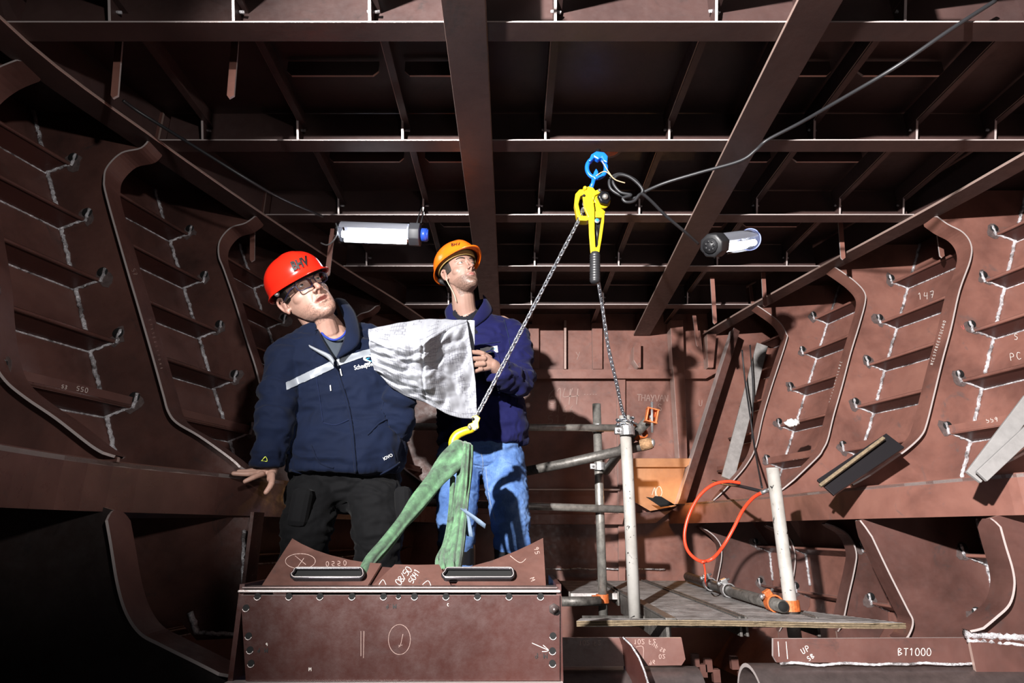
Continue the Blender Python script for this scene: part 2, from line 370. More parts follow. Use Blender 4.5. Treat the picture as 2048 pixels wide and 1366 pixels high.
# ------------------------------------------------------------------ side stringers (the ledges)
def stringer(side, edge, label):
    fx = xl if side < 0 else xr; e = spline([Vector((x, y, 0)) for x, y in edge], 5)
    root = thing('side_stringer', label, 'stringer', (edge[0][0], edge[0][1], ZS0), 'side stringers')
    mb = MB(); mb.plate([Vector((p.x, p.y, ZS1-.006)) for p in e]+[Vector((fx(p.y, ZS1)-side*.002, p.y, ZS1-.006)) for p in reversed(e)], (0, 0, 1), .012)
    mb.build('shelf_plate', [M['primer'], M['edge']], root)
    mb = MB(); th = side*.012
    for i in range(len(e)-1):
        a, b = e[i], e[i+1]
        q = [Vector((a.x, a.y, ZS0)), Vector((b.x, b.y, ZS0)), Vector((b.x+th, b.y, ZS0)), Vector((a.x+th, a.y, ZS0))]
        u = [v+Vector((0, 0, ZS1+.003-ZS0)) for v in q]
        mb.add(q+u, [(0, 1, 5, 4), (2, 3, 7, 6)], 0); mb.add(q+u, [(4, 5, 6, 7), (3, 2, 1, 0)], 1)
    mb.build('face_flange', [M['primer'] if side > 0 else M['primer_dark'], M['edge']], root)
    return root
EL = [(-1.10, 1.15), (-1.155, 1.36), (-1.125, 1.72), (-.955, 2.17), (-.80, 2.79), (-.64, 3.42), (-.47, 4.08), (-.33, YB-.02)]
ER = [(1.86, 1.6), (1.75, 2.0), (1.685, 2.17), (1.555, 2.79), (1.48, 3.42), (1.33, 4.08), (1.18, YB-.02)]
stringer(-1, EL, 'broad brown steel ledge along the left hull that the hand rests on')
stringer(1, ER, 'broad brown steel ledge along the right hull behind the white pole')
# ------------------------------------------------------------------ deck beams, girders, longitudinals
BY = [1.56, 2.17, 2.79, 3.42, 4.08]
gl = [(-1.607, 1.0), (-1.607, 1.6), (-1.465, 2.14), (-1.26, 2.77), (-1.02, 3.42), (-.77, 4.04), (-.55, YB-.02)]
gr = [(2.42, 1.0), (2.30, 1.8), (2.2, 2.2), (2.08, 2.71), (1.87, 3.45), (1.70, 4.1), (1.57, YB-.02)]
def interp(tab, y):
    for i in range(len(tab)-1):
        if tab[i][1] <= y <= tab[i+1][1]:
            t = (y-tab[i][1])/(tab[i+1][1]-tab[i][1]); return tab[i][0]+t*(tab[i+1][0]-tab[i][0])
    return tab[-1][0]
nb = ['nearest the camera at the top of the picture', 'second from the camera, carrying the hoist', 'third from the camera, above the lit tube lamp', 'fourth from the camera, behind the orange helmet', 'farthest from the camera, close to the bulkhead']
for i, y in enumerate(BY):
    x0, x1 = interp(gl, y)-.02, interp(gr, y)+.02
    root = thing('deck_beam', 'dark T-shaped steel beam across the overhead deck, '+nb[i], 'deck beam', (.4, y, HB), 'transverse deck beams')
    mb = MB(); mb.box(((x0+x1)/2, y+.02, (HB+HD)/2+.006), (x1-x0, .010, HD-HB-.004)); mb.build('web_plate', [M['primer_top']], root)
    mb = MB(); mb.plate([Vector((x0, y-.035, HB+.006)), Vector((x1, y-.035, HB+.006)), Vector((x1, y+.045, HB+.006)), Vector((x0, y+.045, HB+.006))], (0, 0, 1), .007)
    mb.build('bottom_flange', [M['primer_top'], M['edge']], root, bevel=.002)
def girder(edge, w, label, zo=0):
    e = spline([Vector((x, y, 0)) for x, y in edge], 5); root = thing('deck_girder', label, 'deck girder', (edge[0][0], edge[0][1], HB), 'deck girders')
    z = HB-.004+zo
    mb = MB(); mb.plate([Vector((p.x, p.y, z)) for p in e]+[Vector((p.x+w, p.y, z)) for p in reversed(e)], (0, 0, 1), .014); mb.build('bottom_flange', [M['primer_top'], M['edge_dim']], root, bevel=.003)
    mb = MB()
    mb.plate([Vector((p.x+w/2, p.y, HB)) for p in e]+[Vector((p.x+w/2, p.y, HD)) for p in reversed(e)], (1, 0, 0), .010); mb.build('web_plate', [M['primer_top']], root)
    return root
girder(gl, -.12, 'long girder flange slanting over the left side of the deck above')
girder(gr, .12, 'long girder flange slanting over the right side of the deck above')
girder([(-.215, 1.0), (-.222, 3), (-.226, YB-.02)], .137, 'wide central girder running overhead behind the orange helmet', -.003)
girder([(.855, 1.0), (.87, 1.44), (.93, 2.97), (1.0, YB-.02)], .137, 'wide overhead girder with scraped paint right of the hoist', -.003)
LX = [-1.3, -.9, -.46, .14, .66, 1.27, 1.7, 2.03]
for i, x in enumerate(LX):
    segs = [b for b in [1.0]+BY+[YB] if (interp(gl, b) if b > 1 else -2) < x-.02 and x+.02 < (interp(gr, b) if b > 1 else 3)]
    if len(segs) < 2: continue
    place = ['leftmost', 'second from the left', 'just left of the central girder', 'just right of the central girder', 'left of the right-hand girder', 'right of the right-hand girder', 'second from the right', 'rightmost'][i]
    root = thing('deck_longitudinal', 'slim flat bar running lengthwise under the overhead deck, '+place, 'deck stiffener', (x, segs[0], HD), 'deck longitudinals')
    mb = MB(); y0, y1 = segs[0], segs[-1]
    mb.plate([Vector((x, y0, HD)), Vector((x, y1, HD)), Vector((x, y1, HD-.075)), Vector((x, y0, HD-.075))], (1, 0, 0), .010); mb.box((x+.012, (y0+y1)/2, HD-.075), (.026, y1-y0, .010), None, 0)
    mb.build('web_bar', [M['primer_top'], M['edge_dim']], root)
    for b in segs[1:]:
        if b > 4.6: continue
        mb = MB(); mb.plate([Vector((x, b+.012, HD-.06)), Vector((x, b+.012, HB+.012)), Vector((x, b-.02, HB+.012)), Vector((x, b-.05, HD-.075))], (1, 0, 0), .009); mb.build('end_bracket', [M['primer_top'], M['edge']], root)
        mb = MB(); bead(mb, (x-.014, b-.008, HB+.075), (x+.022, b-.008, HB+.07), .005, x); mb.build('weld_seam', M['weld'], root)
# intermediate flat bars between the second and third beam, and vertical tabs
for y, zb, lab in ((2.44, 1.655, 'between the second and third beam'), (3.08, 1.66, 'between the third and fourth beam'), (1.88, 1.655, 'between the first and second beam')):
    for j, (x0, x1) in enumerate([(-.88, -.49), (-.43, -.17), (1.30, 1.67), (1.0, 1.24)]):
        mb = MB(); mb.plate([Vector((x0+.02, y, HD)), Vector((x1-.02, y, HD)), Vector((x1-.02, y, zb+.02)), Vector((x1-.04, y, zb)), Vector((x0+.04, y, zb)), Vector((x0+.02, y, zb+.02))], (0, 1, 0), .009)
        tag(mb.build('header_plate', [M['primer_top'], M['edge_dim']]), 'dark cross plate under the deck %s, %s' % (lab, ['left one', 'by the central girder', 'outer right one', 'inner right one'][j]), 'cross plate', 'deck cross plates')
tabs = [((238, 82), (230, 192), 1.75, 'hanging at the far upper left of the deck'), ((470, 82), (462, 192), 1.75, 'hanging at the upper left, second from the left'), ((505, 445), (505, 520), 2.95, 'hanging above the red helmet, left of it'), ((664, 470), (655, 550), 2.9, 'hanging left of the lit tube lamp'),
        ((1680, 440), (1686, 516), 3.1, 'hanging from the third beam right of the lamp'), ((1424, 555), (1430, 645), 3.6, 'hanging behind the right-hand girder'), ((1526, 545), (1530, 610), 3.6, 'hanging right of the small lamp under the fourth beam'), ((1388, 630), (1396, 690), 4.3, 'hanging lowest near the bulkhead'), ((1876, 455), (1884, 512), 3.0, 'hanging beside the tall curved right frame')]
for a, b, Y, lab in tabs:
    mb = MB(); p, q = P(*a, Y), P(*b, Y); mb.plate([p+Vector((-.012, 0, 0)), p+Vector((.014, 0, 0)), q+Vector((.012, 0, 0)), q+Vector((-.004, 0, -.012)), q+Vector((-.013, 0, 0))], (0, 1, 0), .008)
    if p.z < HB: mb.box((p.x, Y, (p.z+HB)/2), (.02, .008, HB-p.z))
    tag(mb.build('hanging_tab', [M['primer'], M['edge']]), 'narrow pinkish-brown steel tab '+lab, 'steel tab', 'hanging steel tabs')
# ------------------------------------------------------------------ stroke lettering (chalk, marker, paint)
G = {'0': [[(0, .5), (.15, .95), (.45, 1), (.65, .5), (.5, .05), (.15, .05), (0, .5)]], '1': [[(.1, .8), (.35, 1), (.3, 0)]], '2': [[(0, .8), (.3, 1), (.6, .75), (0, 0), (.7, .05)]],
 '3': [[(0, .95), (.4, 1), (.55, .75), (.2, .55), (.6, .3), (.3, 0), (0, .1)]], '4': [[(.15, 1), (0, .45), (.6, .5)], [(.55, .95), (.4, -.1)]], '5': [[(.6, 1), (.1, .95), (.05, .55), (.5, .55), (.5, .1), (0, .05)]],
 '6': [[(.5, 1), (.1, .6), (.05, .15), (.35, 0), (.55, .25), (.3, .5), (.08, .3)]], '7': [[(0, .95), (.6, 1), (.2, 0)], [(.1, .5), (.5, .5)]], '8': [[(.3, .5), (.05, .8), (.3, 1), (.55, .8), (.3, .5), (0, .2), (.3, 0), (.6, .2), (.3, .5)]],
 '9': [[(.55, .75), (.3, 1), (.05, .7), (.3, .5), (.55, .75), (.45, 0)]], 'A': [[(0, 0), (.35, 1), (.65, 0)], [(.12, .4), (.55, .4)]], 'B': [[(.05, 0), (.05, 1), (.5, .85), (.1, .55), (.6, .3), (.05, 0)]], 'C': [[(.6, .85), (.2, 1), (0, .5), (.2, 0), (.6, .1)]],
 'E': [[(.55, 1), (0, 1), (0, 0), (.55, 0)], [(0, .5), (.4, .5)]], 'F': [[(.55, 1), (0, 1), (0, 0)], [(0, .5), (.4, .5)]], 'H': [[(0, 0), (.05, 1)], [(.55, 0), (.6, 1)], [(.02, .5), (.58, .5)]], 'I': [[(.2, 0), (.2, 1)]],
 'K': [[(0, 0), (0, 1)], [(.55, 1), (0, .45), (.6, 0)]], 'M': [[(0, 0), (.05, 1), (.35, .4), (.65, 1), (.7, 0)]], 'N': [[(0, 0), (.05, 1), (.5, 0), (.6, 1)]], 'P': [[(0, 0), (.05, 1), (.5, .9), (.5, .55), (.05, .5)]], 'R': [[(0, 0), (.05, 1), (.5, .85), (.05, .5), (.55, 0)]],
 'S': [[(.55, .9), (.15, 1), (.05, .65), (.5, .4), (.4, .05), (0, .08)]], 'T': [[(0, 1), (.7, 1)], [(.35, 1), (.3, 0)]], 'U': [[(0, 1), (.05, .15), (.3, 0), (.5, .2), (.55, 1)]], 'V': [[(0, 1), (.3, 0), (.65, 1)]], 'W': [[(0, 1), (.15, 0), (.35, .7), (.5, 0), (.7, 1)]],
 'Y': [[(0, 1), (.3, .5)], [(.6, 1), (.15, -.1)]], 'Z': [[(0, 1), (.6, 1), (0, 0), (.6, 0)]], '-': [[(.05, .5), (.5, .5)]], '.': [[(.2, 0), (.24, .06)]], '/': [[(0, 0), (.5, 1)]], ' ': [], 'o': [[(.25, 0), (0, .25), (.25, .5), (.5, .25), (.25, 0)]], 'r': [[(0, 0), (0, .5), (.35, .45)]]}
def strokes(text, x, y, h, ang=0, adv=.95, flip=False):
    """polylines in photo pixels; ang in degrees, counter-clockwise on the picture"""
    out = []; c, s = math.cos(math.radians(ang)), math.sin(math.radians(ang))
    for i, ch in enumerate(text):
        for ln in G.get(ch, []):
            o = []
            for u, v in ln:
                X, Y_ = (i*adv+u*.9)*h, v*h
                if flip: Y_ = -Y_
                o.append((x+X*c-Y_*s, y-(X*s+Y_*c)))
            out.append(o)
    return out
def ribbon(lines, proj, wd, name, mat, parent, lift=.0015):
    """thin painted strokes laid on a surface; proj maps a pixel to (point, normal)"""
    mb = MB()
    for ln in lines:
        if len(ln) > 2: ln = [(p.x, p.y) for p in spline([Vector((a, b, 0)) for a, b in ln], 4)]
        L = []
        for k, (a, b) in enumerate(ln):
            a0, b0 = ln[max(k-1, 0)]; a1, b1 = ln[min(k+1, len(ln)-1)]
            dx, dy = a1-a0, b1-b0; d = math.hypot(dx, dy) or 1; ww = wd*(.8+.4*noise.noise(Vector((a*.3, b*.3, 1))))/2
            q = []
            for sg in (-1, 1):
                r = proj(a-dy/d*ww*sg, b+dx/d*ww*sg)
                q.append(None if r is None else Vector(r[0])+Vector(r[1])*lift)
            L.append(q)
        for k in range(len(L)-1):
            if None in L[k] or None in L[k+1]: continue
            mb.add([L[k][0], L[k][1], L[k+1][1], L[k+1][0]], [(0, 1, 2, 3)])
    if mb.v: return mb.build(name, mat, parent, fixn=False)
def onY(Y): return lambda a, b: (P(a, b, Y), (0, -1, 0))
def onobj(o, off=(0, 0, 0)):
    """rays from the lens onto an object: where a mark on it sits"""
    me = o.data; wl = world_loc(o)
    bv = BVHTree.FromPolygons([Vector(v.co)+wl for v in me.vertices], [list(p.vertices) for p in me.polygons])
    def f(a, b):
        h = bv.ray_cast(Vector((0, 0, 0)), RAY(a, b))
        if h[0] is None: return None
        n = h[1]; n = n if n.dot(RAY(a, b)) < 0 else -n
        return h[0], n
    return f
byname = lambda n: bpy.data.objects.get(n)
def kids(o, n): return [c for c in bpy.data.objects if c.parent == o and c.name.split('.')[0] == n]
# ------------------------------------------------------------------ bulkhead details
W = bpy.data.objects['wall_back']
def vbar(poly, Y0, Y1, mats, label, name='bulkhead_stiffener', cat='stiffener'):
    mb = MB(); a = [P(x, y, Y0) for x, y in poly]; d = Vector((0, (Y1-Y0)/2, 0)); mb.plate([v+d for v in a], (0, 1, 0), Y1-Y0)
    return tag(mb.build(name, mats, bevel=.003), label, cat, 'bulkhead stiffeners')
pm = [M['primer'], M['primer']]
r = thing('bulkhead_stringer', 'horizontal steel band across the far bulkhead above the chalk numbers', 'stringer', P(1100, 750, 4.64))
mb = MB(); mb.plate([P(640, 739, 4.64), P(1445, 739, 4.64), P(1412, 757, 4.64), P(640, 757, 4.64)], (0, 1, 0), .01, 0, 1); mb.build('face_flange', [M['primer'], M['edge_dim']], r)
mb = MB(); a, b = P(640, 750, 4.65), P(1425, 750, 4.65); mb.hexa([Vector((a.x, 4.65, a.z-.006)), Vector((b.x, 4.65, a.z-.006)), Vector((b.x, YB, a.z-.006)), Vector((a.x, YB, a.z-.006)), Vector((a.x, 4.65, a.z+.006)), Vector((b.x, 4.65, a.z+.006)), Vector((b.x, YB, a.z+.006)), Vector((a.x, YB, a.z+.006))]); mb.build('shelf_plate', M['primer_dark'], r)
vbar([(1057, 650), (1078, 650), (1078, 738), (1057, 738)], 4.66, 4.71, [M['primer'], M['edge_dim']], 'upright flat bar on the bulkhead right beside the man in the orange helmet')
vbar([(1128, 640), (1133, 640), (1133, 738), (1128, 738)], 4.64, 4.71, [M['edge_dim'], M['primer']], 'thin upright bar on the bulkhead, second from the man in the orange helmet')
vbar([(1184, 645), (1205, 645), (1205, 738), (1186, 738)], 4.66, 4.71, [M['primer'], M['edge_dim']], 'upright flat bar on the bulkhead left of the hanging chain')
vbar([(1272, 684), (1282, 684), (1282, 735), (1277, 735), (1267, 720), (1267, 694)], 4.6, 4.71, [M['primer'], M['edge_dim']], 'small clipped bracket on the bulkhead under the end of the scraped girder', 'clip_bracket', 'bracket')
vbar([(1340, 640), (1366, 640), (1375, 917), (1358, 917)], 4.58, 4.70, [M['primer'], M['edge_dim']], 'tall broad upright on the bulkhead standing on the orange bracket')
vbar([(1414, 668), (1433, 668), (1427, 735), (1416, 735)], 4.6, 4.71, [M['primer'], M['edge_dim']], 'short upright bracket on the bulkhead below the farthest right frame', 'clip_bracket', 'bracket')
vbar([(1234, 759), (1251, 759), (1251, 1175), (1238, 1175)], 4.67, 4.71, [M['primer'], M['edge_dim']], 'long thin upright on the bulkhead behind the white scaffold pole')
vbar([(1468, 655), (1480, 662), (1372, 1008), (1355, 1008)], 4.45, 4.56, [M['primer_dark'], M['edge']], 'dark slanting frame bar beside the orange bracket plate', 'slanting_frame', 'hull frame')
vbar([(760, 1028), (1250, 1028), (1245, 1049), (760, 1049)], 4.60, 4.71, [M['primer'], M['edge_dim']], 'low horizontal band on the bulkhead between ledge ends')
vbar([(1250, 1028), (1345, 1020), (1312, 1046), (1250, 1049)], 4.60, 4.71, [M['primer_dark'], M['edge_dim']], 'low wedge-shaped plate on the bulkhead right of the white pole')
vbar([(760, 977), (1240, 977), (1240, 981), (760, 981)], 4.64, 4.71, [M['edge_dim'], M['edge_dim']], 'thin bright shelf edge across the lower bulkhead')
mb = MB(); bead(mb, P(1090, 1138, 4.69), P(1330, 1138, 4.69), .006, 2); mb.build('weld_seam', M['weld'], W)
r = thing('orange_bracket', 'orange-lit bracket plate with flange on the bulkhead beside the white pole', 'bracket', P(1320, 960, 4.5))
mb = MB(); mb.plate([P(1266, 917, 4.5), P(1392, 917, 4.5), P(1372, 934, 4.5), P(1266, 934, 4.5)], (0, 1, 0), .012); mb.build('top_flange', [M['orange_steel'], M['edge_dim']], r)
mb = MB(); mb.plate([P(1262, 934, 4.55), P(1370, 934, 4.55), P(1352, 1012, 4.55), P(1300, 1022, 4.55), P(1262, 1000, 4.55)], (0, 1, 0), .012); pl = mb.build('bracket_plate', [M['orange_steel'], M['edge_dim']], r)
ribbon(strokes('0', 1312, 994, 20) + [[(1304, 990), (1309, 975), (1311, 992)]], onY(4.54), 1.6, 'chalk_mark', M['chalk'], pl)
mb = MB(); mb.plate([P(1292, 994, 4.3), P(1306, 996, 4.3), P(1310, 992, 4.3), P(1322, 993, 4.3), P(1350, 1010, 4.3), P(1322, 1014, 4.3)], (0, 1, 0), .012)
tag(mb.build('notched_plate', [M['black'], M['gate']]), 'small black notched plate lying against the orange bracket', 'steel plate')
ribbon(strokes('6144', 1097, 808, 30, 2, .50), onY(YB-.002), 1.8, 'chalk_mark', M['chalk_dim'], W)
ribbon(strokes('5166', 1099, 826, 15, 0, .9)+strokes('5172', 1097, 847, 16, 2, .9)+strokes('-----', 1168, 792, 6)+strokes('Y', 1152, 718, 14), onY(YB-.002), 1.2, 'chalk_mark', M['chalk_dim'], W)
ribbon(strokes('THAYVAN', 1274, 802, 13, -1, .70)+strokes('S', 1316, 822, 14)+strokes('U', 1398, 812, 12), onY(YB-.002), 1.3, 'chalk_mark', M['chalk_dim'], W)
# chalk on frames and webs
def frame_at(label_part):
    return [o for o in bpy.data.objects if label_part in o.get('label', '')][0]
def chalk_on(root, part, lines, wd, mat='chalk_dim', i=0):
    t = kids(root, part)[i]; ribbon(lines, onobj(t), wd, 'chalk_mark', M[mat], t)
fb = frame_at('chalk letters along its flange'); fcc = frame_at('middle of the lit wall'); fdd = frame_at('above the red hose loop'); fa = frame_at('above the leaning hand')
rnd = random.Random(4)
def scribble(x0, y0, x1, y1, h, n, chars='AEBNCSTR0815'):
    o = []; a = -math.degrees(math.atan2(y1-y0, x1-x0))
    for i in range(n):
        t = i/n; o += strokes(rnd.choice(chars), x0+(x1-x0)*t, y0+(y1-y0)*t, h, a)
    return o
chalk_on(fb, 'face_flange', scribble(1866, 730, 1893, 640, 5, 16), 1.1, 'chalk')
chalk_on(fcc, 'face_flange', scribble(1659, 805, 1686, 720, 4, 14), .9, 'chalk')
chalk_on(fa, 'face_flange', scribble(297, 640, 322, 745, 4, 12)+strokes('57', 262, 540, 8, -70), .9, 'chalk_dim')
chalk_on(fb, 'web_plate', scribble(2000, 690, 2040, 690, 9, 3)+strokes('75', 1842, 780, 10), 1.1, 'chalk_dim')
for o in [o for o in bpy.data.objects if o.name.startswith('upright_lip')]:
    left = 'left hull' in o.parent['label']
    ribbon((strokes('550', 152, 781, 9, -12)+strokes('53', 122, 776, 7, -14)) if left else (strokes('559', 1974, 846, 9, 8)+strokes('550', 1588, 924, 7, 8)), onobj(o), 1.3, 'chalk_mark', M['chalk'], o)
WR = bpy.data.objects['wall_right']; pr = onobj(WR)
ribbon(strokes('147', 1838, 600, 13, 8)+strokes('PC', 2023, 722, 14, 10)+strokes('S', 2030, 680, 12), pr, 1.4, 'chalk_mark', M['chalk'], WR, .003)
chalk_on(fdd, 'web_plate', strokes('88', 1478, 785, 9), 1, 'chalk_dim')
for root, ln in ((fb, [(1763, 678, 10), (1925, 660, 9)]), (fcc, [(1595, 700, 8), (1588, 790, 8)])):
    chalk_on(root, 'web_plate', [q for x, y, h in ln for q in scribble(x, y, x+14, y-6, h, 2, 'VWMS')], 1, 'chalk_red')
# ------------------------------------------------------------------ bolted box plate in front
box = thing('steel_box', 'wide dark steel box with bolt holes and chalk marks in the foreground centre', 'steel box', (-.27, 1.6, -.36))
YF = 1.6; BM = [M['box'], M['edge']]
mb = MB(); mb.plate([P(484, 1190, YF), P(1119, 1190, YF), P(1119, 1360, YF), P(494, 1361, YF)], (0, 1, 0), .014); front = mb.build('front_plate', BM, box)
mb = MB(); z0 = P(800, 1182, YF).z; xa, xb = P(478, 1182, YF).x, P(1121, 1182, YF).x
mb.box(((xa+xb)/2, YF+.03, z0), (xb-xa, .08, .006)); mb.build('top_flange', [M['edge']], box, bevel=.003)
mb = MB(); mb.box(((xa+xb)/2, YF+.022, z0+.0075), (xb-xa-.012, .05, .005)); mb.build('cover_strip', [M['rolled']], box, bevel=.002)
mb = MB(); mb.box(((xa+xb)/2, YF-.004, P(800, 1366, YF).z), (xb-xa, .03, .008)); mb.build('bottom_flange', [M['edge']], box)
mb = MB()
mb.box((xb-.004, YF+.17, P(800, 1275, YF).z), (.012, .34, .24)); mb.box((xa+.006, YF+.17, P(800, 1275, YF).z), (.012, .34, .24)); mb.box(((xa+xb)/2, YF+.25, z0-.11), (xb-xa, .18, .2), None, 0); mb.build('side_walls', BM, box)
holes = [(x, 1193) for x in (515, 578, 640, 704, 767, 797, 829, 892, 955, 1018, 1081)]+[(492, 1216), (497, 1272), (500, 1300), (502, 1327), (1106, 1272), (1105, 1302), (1105, 1327)]
for x, y in holes:
    c = P(x, y, YF-.0075); mb = MB(); n = 14; rr = .0082 if (x, y) != (797, 1193) else .006
    o_ = [c+Vector((math.cos(2*PI*i/n)*rr, 0, math.sin(2*PI*i/n)*rr)) for i in range(n)]; mb.plate(o_, (0, 1, 0), .0012)
    h = mb.build('bolt_hole', M['black'], box)
    mb = MB(); mb.tube([c+Vector((math.cos(a)*rr, -.001, math.sin(a)*rr)) for a in [PI*1.08+PI*.84*i/9 for i in range(10)]], .0010, 6); mb.build('hole_glint', M['edge'], h)  # bright lower arc put in as light caught on the hole
mb = MB(); c = P(1108, 1218, YF-.012); mb.tube([c, c+Vector((0, .012, 0))], .013, 6); mb.tube([c+Vector((0, -.012, 0)), c], .0075, 12); mb.sphere(c+Vector((0, -.012, 0)), .006, 10, 6); mb.build('bolt_head', M['rolled'], box)
nv = Vector((0, -1, 1.05)).normalized(); pq = P(800, 1178, 1.635)
def tilt(x, y): r = RAY(x, y); return r*(pq.dot(nv)/r.dot(nv))
def tplate(pts, m='box_plate'): mb = MB(); mb.plate([tilt(*p) for p in pts], nv, .008); return mb.build('curved_plate', [M[m], M['edge_dim']], box)
M['box_plate'] = steel('scratched_brown_plate', (.055, .026, .021), (.095, .045, .036), (.13, .064, .052), (.3, .5), 5)
cpl = tplate([(521, 1178), (585, 1079), (604, 1090), (630, 1102), (660, 1112), (700, 1122), (730, 1127), (763, 1129), (733, 1178)])
cpm = tplate([(740, 1178), (790, 1131), (835, 1132), (878, 1131), (905, 1178)])
cpr = tplate([(906, 1178), (938, 1136), (985, 1123), (1030, 1105), (1060, 1091), (1086, 1078), (1092, 1178)])
mb = MB(); mb.plate([tilt(x, y)-nv*.012 for x, y in [(600, 1178), (700, 1124), (835, 1134), (960, 1132), (1000, 1178)]], nv, .006); mb.build('inner_web', [M['primer_dark'], M['edge_dim']], box)
for x0, x1 in ((585, 728), (886, 1027)):
    pts = []; R = 7
    for cx, cy, a0 in ((x0+R+5, 1146+R, 180), (x1-R-1, 1146+R, 90), (x1-R, 1165-R, 0), (x0+R, 1165-R, -90)):
        for k in range(5):
            a = math.radians(a0-90*k/4 if False else a0-k*22.5); pts.append((cx+R*math.cos(a), cy-R*math.sin(a)))
    ring = [tilt(*p)+nv*.016 for p in pts]
    mb = MB(); mb.tube(ring, .0045, 8, closed=True); rim = mb.build('opening_rim', M['gate'], box)
    mb = MB(); mb.tube([v+nv*.0042 for v in ring], .0010, 6, closed=True); mb.build('bright_lip', M['edge'], rim)
    mb = MB(); mb.loft([ring, [v-nv*.014 for v in ring]], 0, cap=False, smooth=False); mb.build('rim_collar', M['gate'], rim)
    mb = MB(); mb.plate([v-nv*.005 for v in ring], nv, .001); mb.build('dark_opening', M['black'], rim)
pt = onobj(cpl); circ = lambda x, y, a, b: [[(x+a*math.cos(t*PI/8), y+b*math.sin(t*PI/8)) for t in range(17)]]
ribbon(circ(601, 1123, 30, 15)+[[(590, 1112), (612, 1130)], [(608, 1117), (596, 1134)]]+strokes('0550', 652, 1124, 9, 3, 1.3, True), pt, 1.4, 'chalk_mark', M['chalk_dim'], cpl, .0012)
ribbon(strokes('08/50', 800, 1172, 13, 52, .62)+strokes('5041', 826, 1168, 11, 60, .68)+[[(758, 1170), (766, 1160), (772, 1170)], [(762, 1166), (756, 1158)], [(845, 1170), (856, 1162), (862, 1172)]], onobj(cpm), 1.5, 'chalk_mark', M['chalk'], cpm, .0012)
ribbon(strokes('95', 1068, 1096, 9, -80)+strokes('M', 1060, 1158, 9, -70)+[[(1020, 1112), (1040, 1126), (1052, 1118)]], onobj(cpr), 1.2, 'chalk_mark', M['chalk_dim'], cpr, .0012)
ribbon([[(722, 1262), (722, 1312)], [(728, 1262), (727, 1316)]]+circ(799, 1279, 22, 30)+[[(806, 1268), (801, 1290), (797, 1294)], [(797, 1291), (805, 1290)]], onY(YF-.0073), 1.2, 'chalk_mark', M['chalk_dim'], front, .0006)
ribbon([[(1064, 1286), (1096, 1300)], [(1086, 1290), (1097, 1301), (1084, 1303)]]+strokes('9', 532, 1292, 6)+strokes('M', 618, 1342, 7)+strokes('XC', 890, 1212, 5), onY(YF-.0073), 1.6, 'chalk_mark', M['chalk'], front, .0006)
ribbon(strokes('9.M', 772, 1208, 9, 0, .8, True)+strokes('9.M', 1070, 1306, 11, 0, .8, True)+strokes('9.M', 515, 1296, 9, 0, .8, True), onY(YF-.0073), 1.8, 'marker_note', M['marker'], front, .0006)
# ------------------------------------------------------------------ tank structure low right
YT = 2.2
r = thing('marked_plate', 'steel plate with upside down chalk figures right of the foreground box', 'steel plate', P(1240, 1320, YT))
mb = MB(); mb.plate([P(1110, 1275, YT), P(1362, 1275, YT), P(1370, 1318, YT), P(1362, 1330, YT), P(1110, 1332, YT)], (0, 1, 0), .012); q = mb.build('plate', [M['primer_mid'], M['edge']], r)
ribbon(strokes('102 F2', 1158, 1281, 9, 0, .85, True)+strokes('102 F2', 1268, 1279, 9, 0, .85, True)+strokes('UP', 1308, 1284, 8, -30, .9, True)+strokes('SB', 1322, 1295, 7, -20, .9, True)+strokes('02', 1318, 1309, 8, 0, .9, True)+strokes('96', 1298, 1322, 8, 10, .9, True)+[[(1272, 1294), (1286, 1294), (1286, 1322)]], onY(YT-.0065), 1.3, 'chalk_mark', M['chalk_dim'], q, .0006)
mb = MB(); mb.add([], []); a = [P(x, y, YT-.05-(y-1275)*.0016) for x, y in ((1246, 1275), (1262, 1290), (1278, 1315), (1290, 1345), (1298, 1372))]; b = [P(x, y, YT) for x, y in ((1235, 1275), (1240, 1290), (1243, 1315), (1246, 1345), (1248, 1372))]
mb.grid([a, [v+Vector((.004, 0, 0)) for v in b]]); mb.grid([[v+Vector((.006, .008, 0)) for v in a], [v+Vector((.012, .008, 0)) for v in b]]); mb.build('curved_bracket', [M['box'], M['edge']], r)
mb = MB(); mb.tube(a, .0032, 6); mb.build('weld_seam', M['weld'], r)
def roll(x0, x1, Y, zc, rad, label, hollow):
    root = thing('rolled_pipe', label, 'pipe', (x0, Y, zc)); mb = MB(); n = 40
    for rr in (rad, rad-.012):
        mb.loft([[Vector((x, Y+math.cos(2*PI*j/n)*rr, zc+math.sin(2*PI*j/n)*rr)) for j in range(n)] for x in (x0, x1)], 0, cap=False)
    mb.build('pipe_wall', M['rolled'], root)
    mb = MB()
    e = [[Vector((x0+(.001 if False else 0), Y+math.cos(2*PI*j/n)*rr, zc+math.sin(2*PI*j/n)*rr)) for j in range(n)] for rr in (rad, rad-.012)]
    mb.loft(e, 0, cap=False, smooth=False); mb.build('cut_edge', M['edge'], root); return root
zc = P(1700, 1330, YT).z-.13
roll(P(1500, 1330, YT).x, 1.80, YT+.02, zc, .13, 'large open rolled steel pipe at the bottom right corner', True)
xq = P(1398, 1345, YT).x
roll(xq, P(1100, 1345, YT).x, YT+.02, zc-.004, .125, 'rolled steel pipe below the marked plate, right of the box', False)
r = thing('marked_beam', 'long steel plate chalked BT1000 along the bottom right', 'steel plate', P(1780, 1320, YT))
mb = MB(); mb.plate([P(1545, 1277, YT), P(2120, 1274, YT), P(2120, 1326, YT), P(1552, 1324, YT), P(1545, 1312, YT)], (0, 1, 0), .012); q = mb.build('plate', [M['primer_mid'], M['edge']], r)
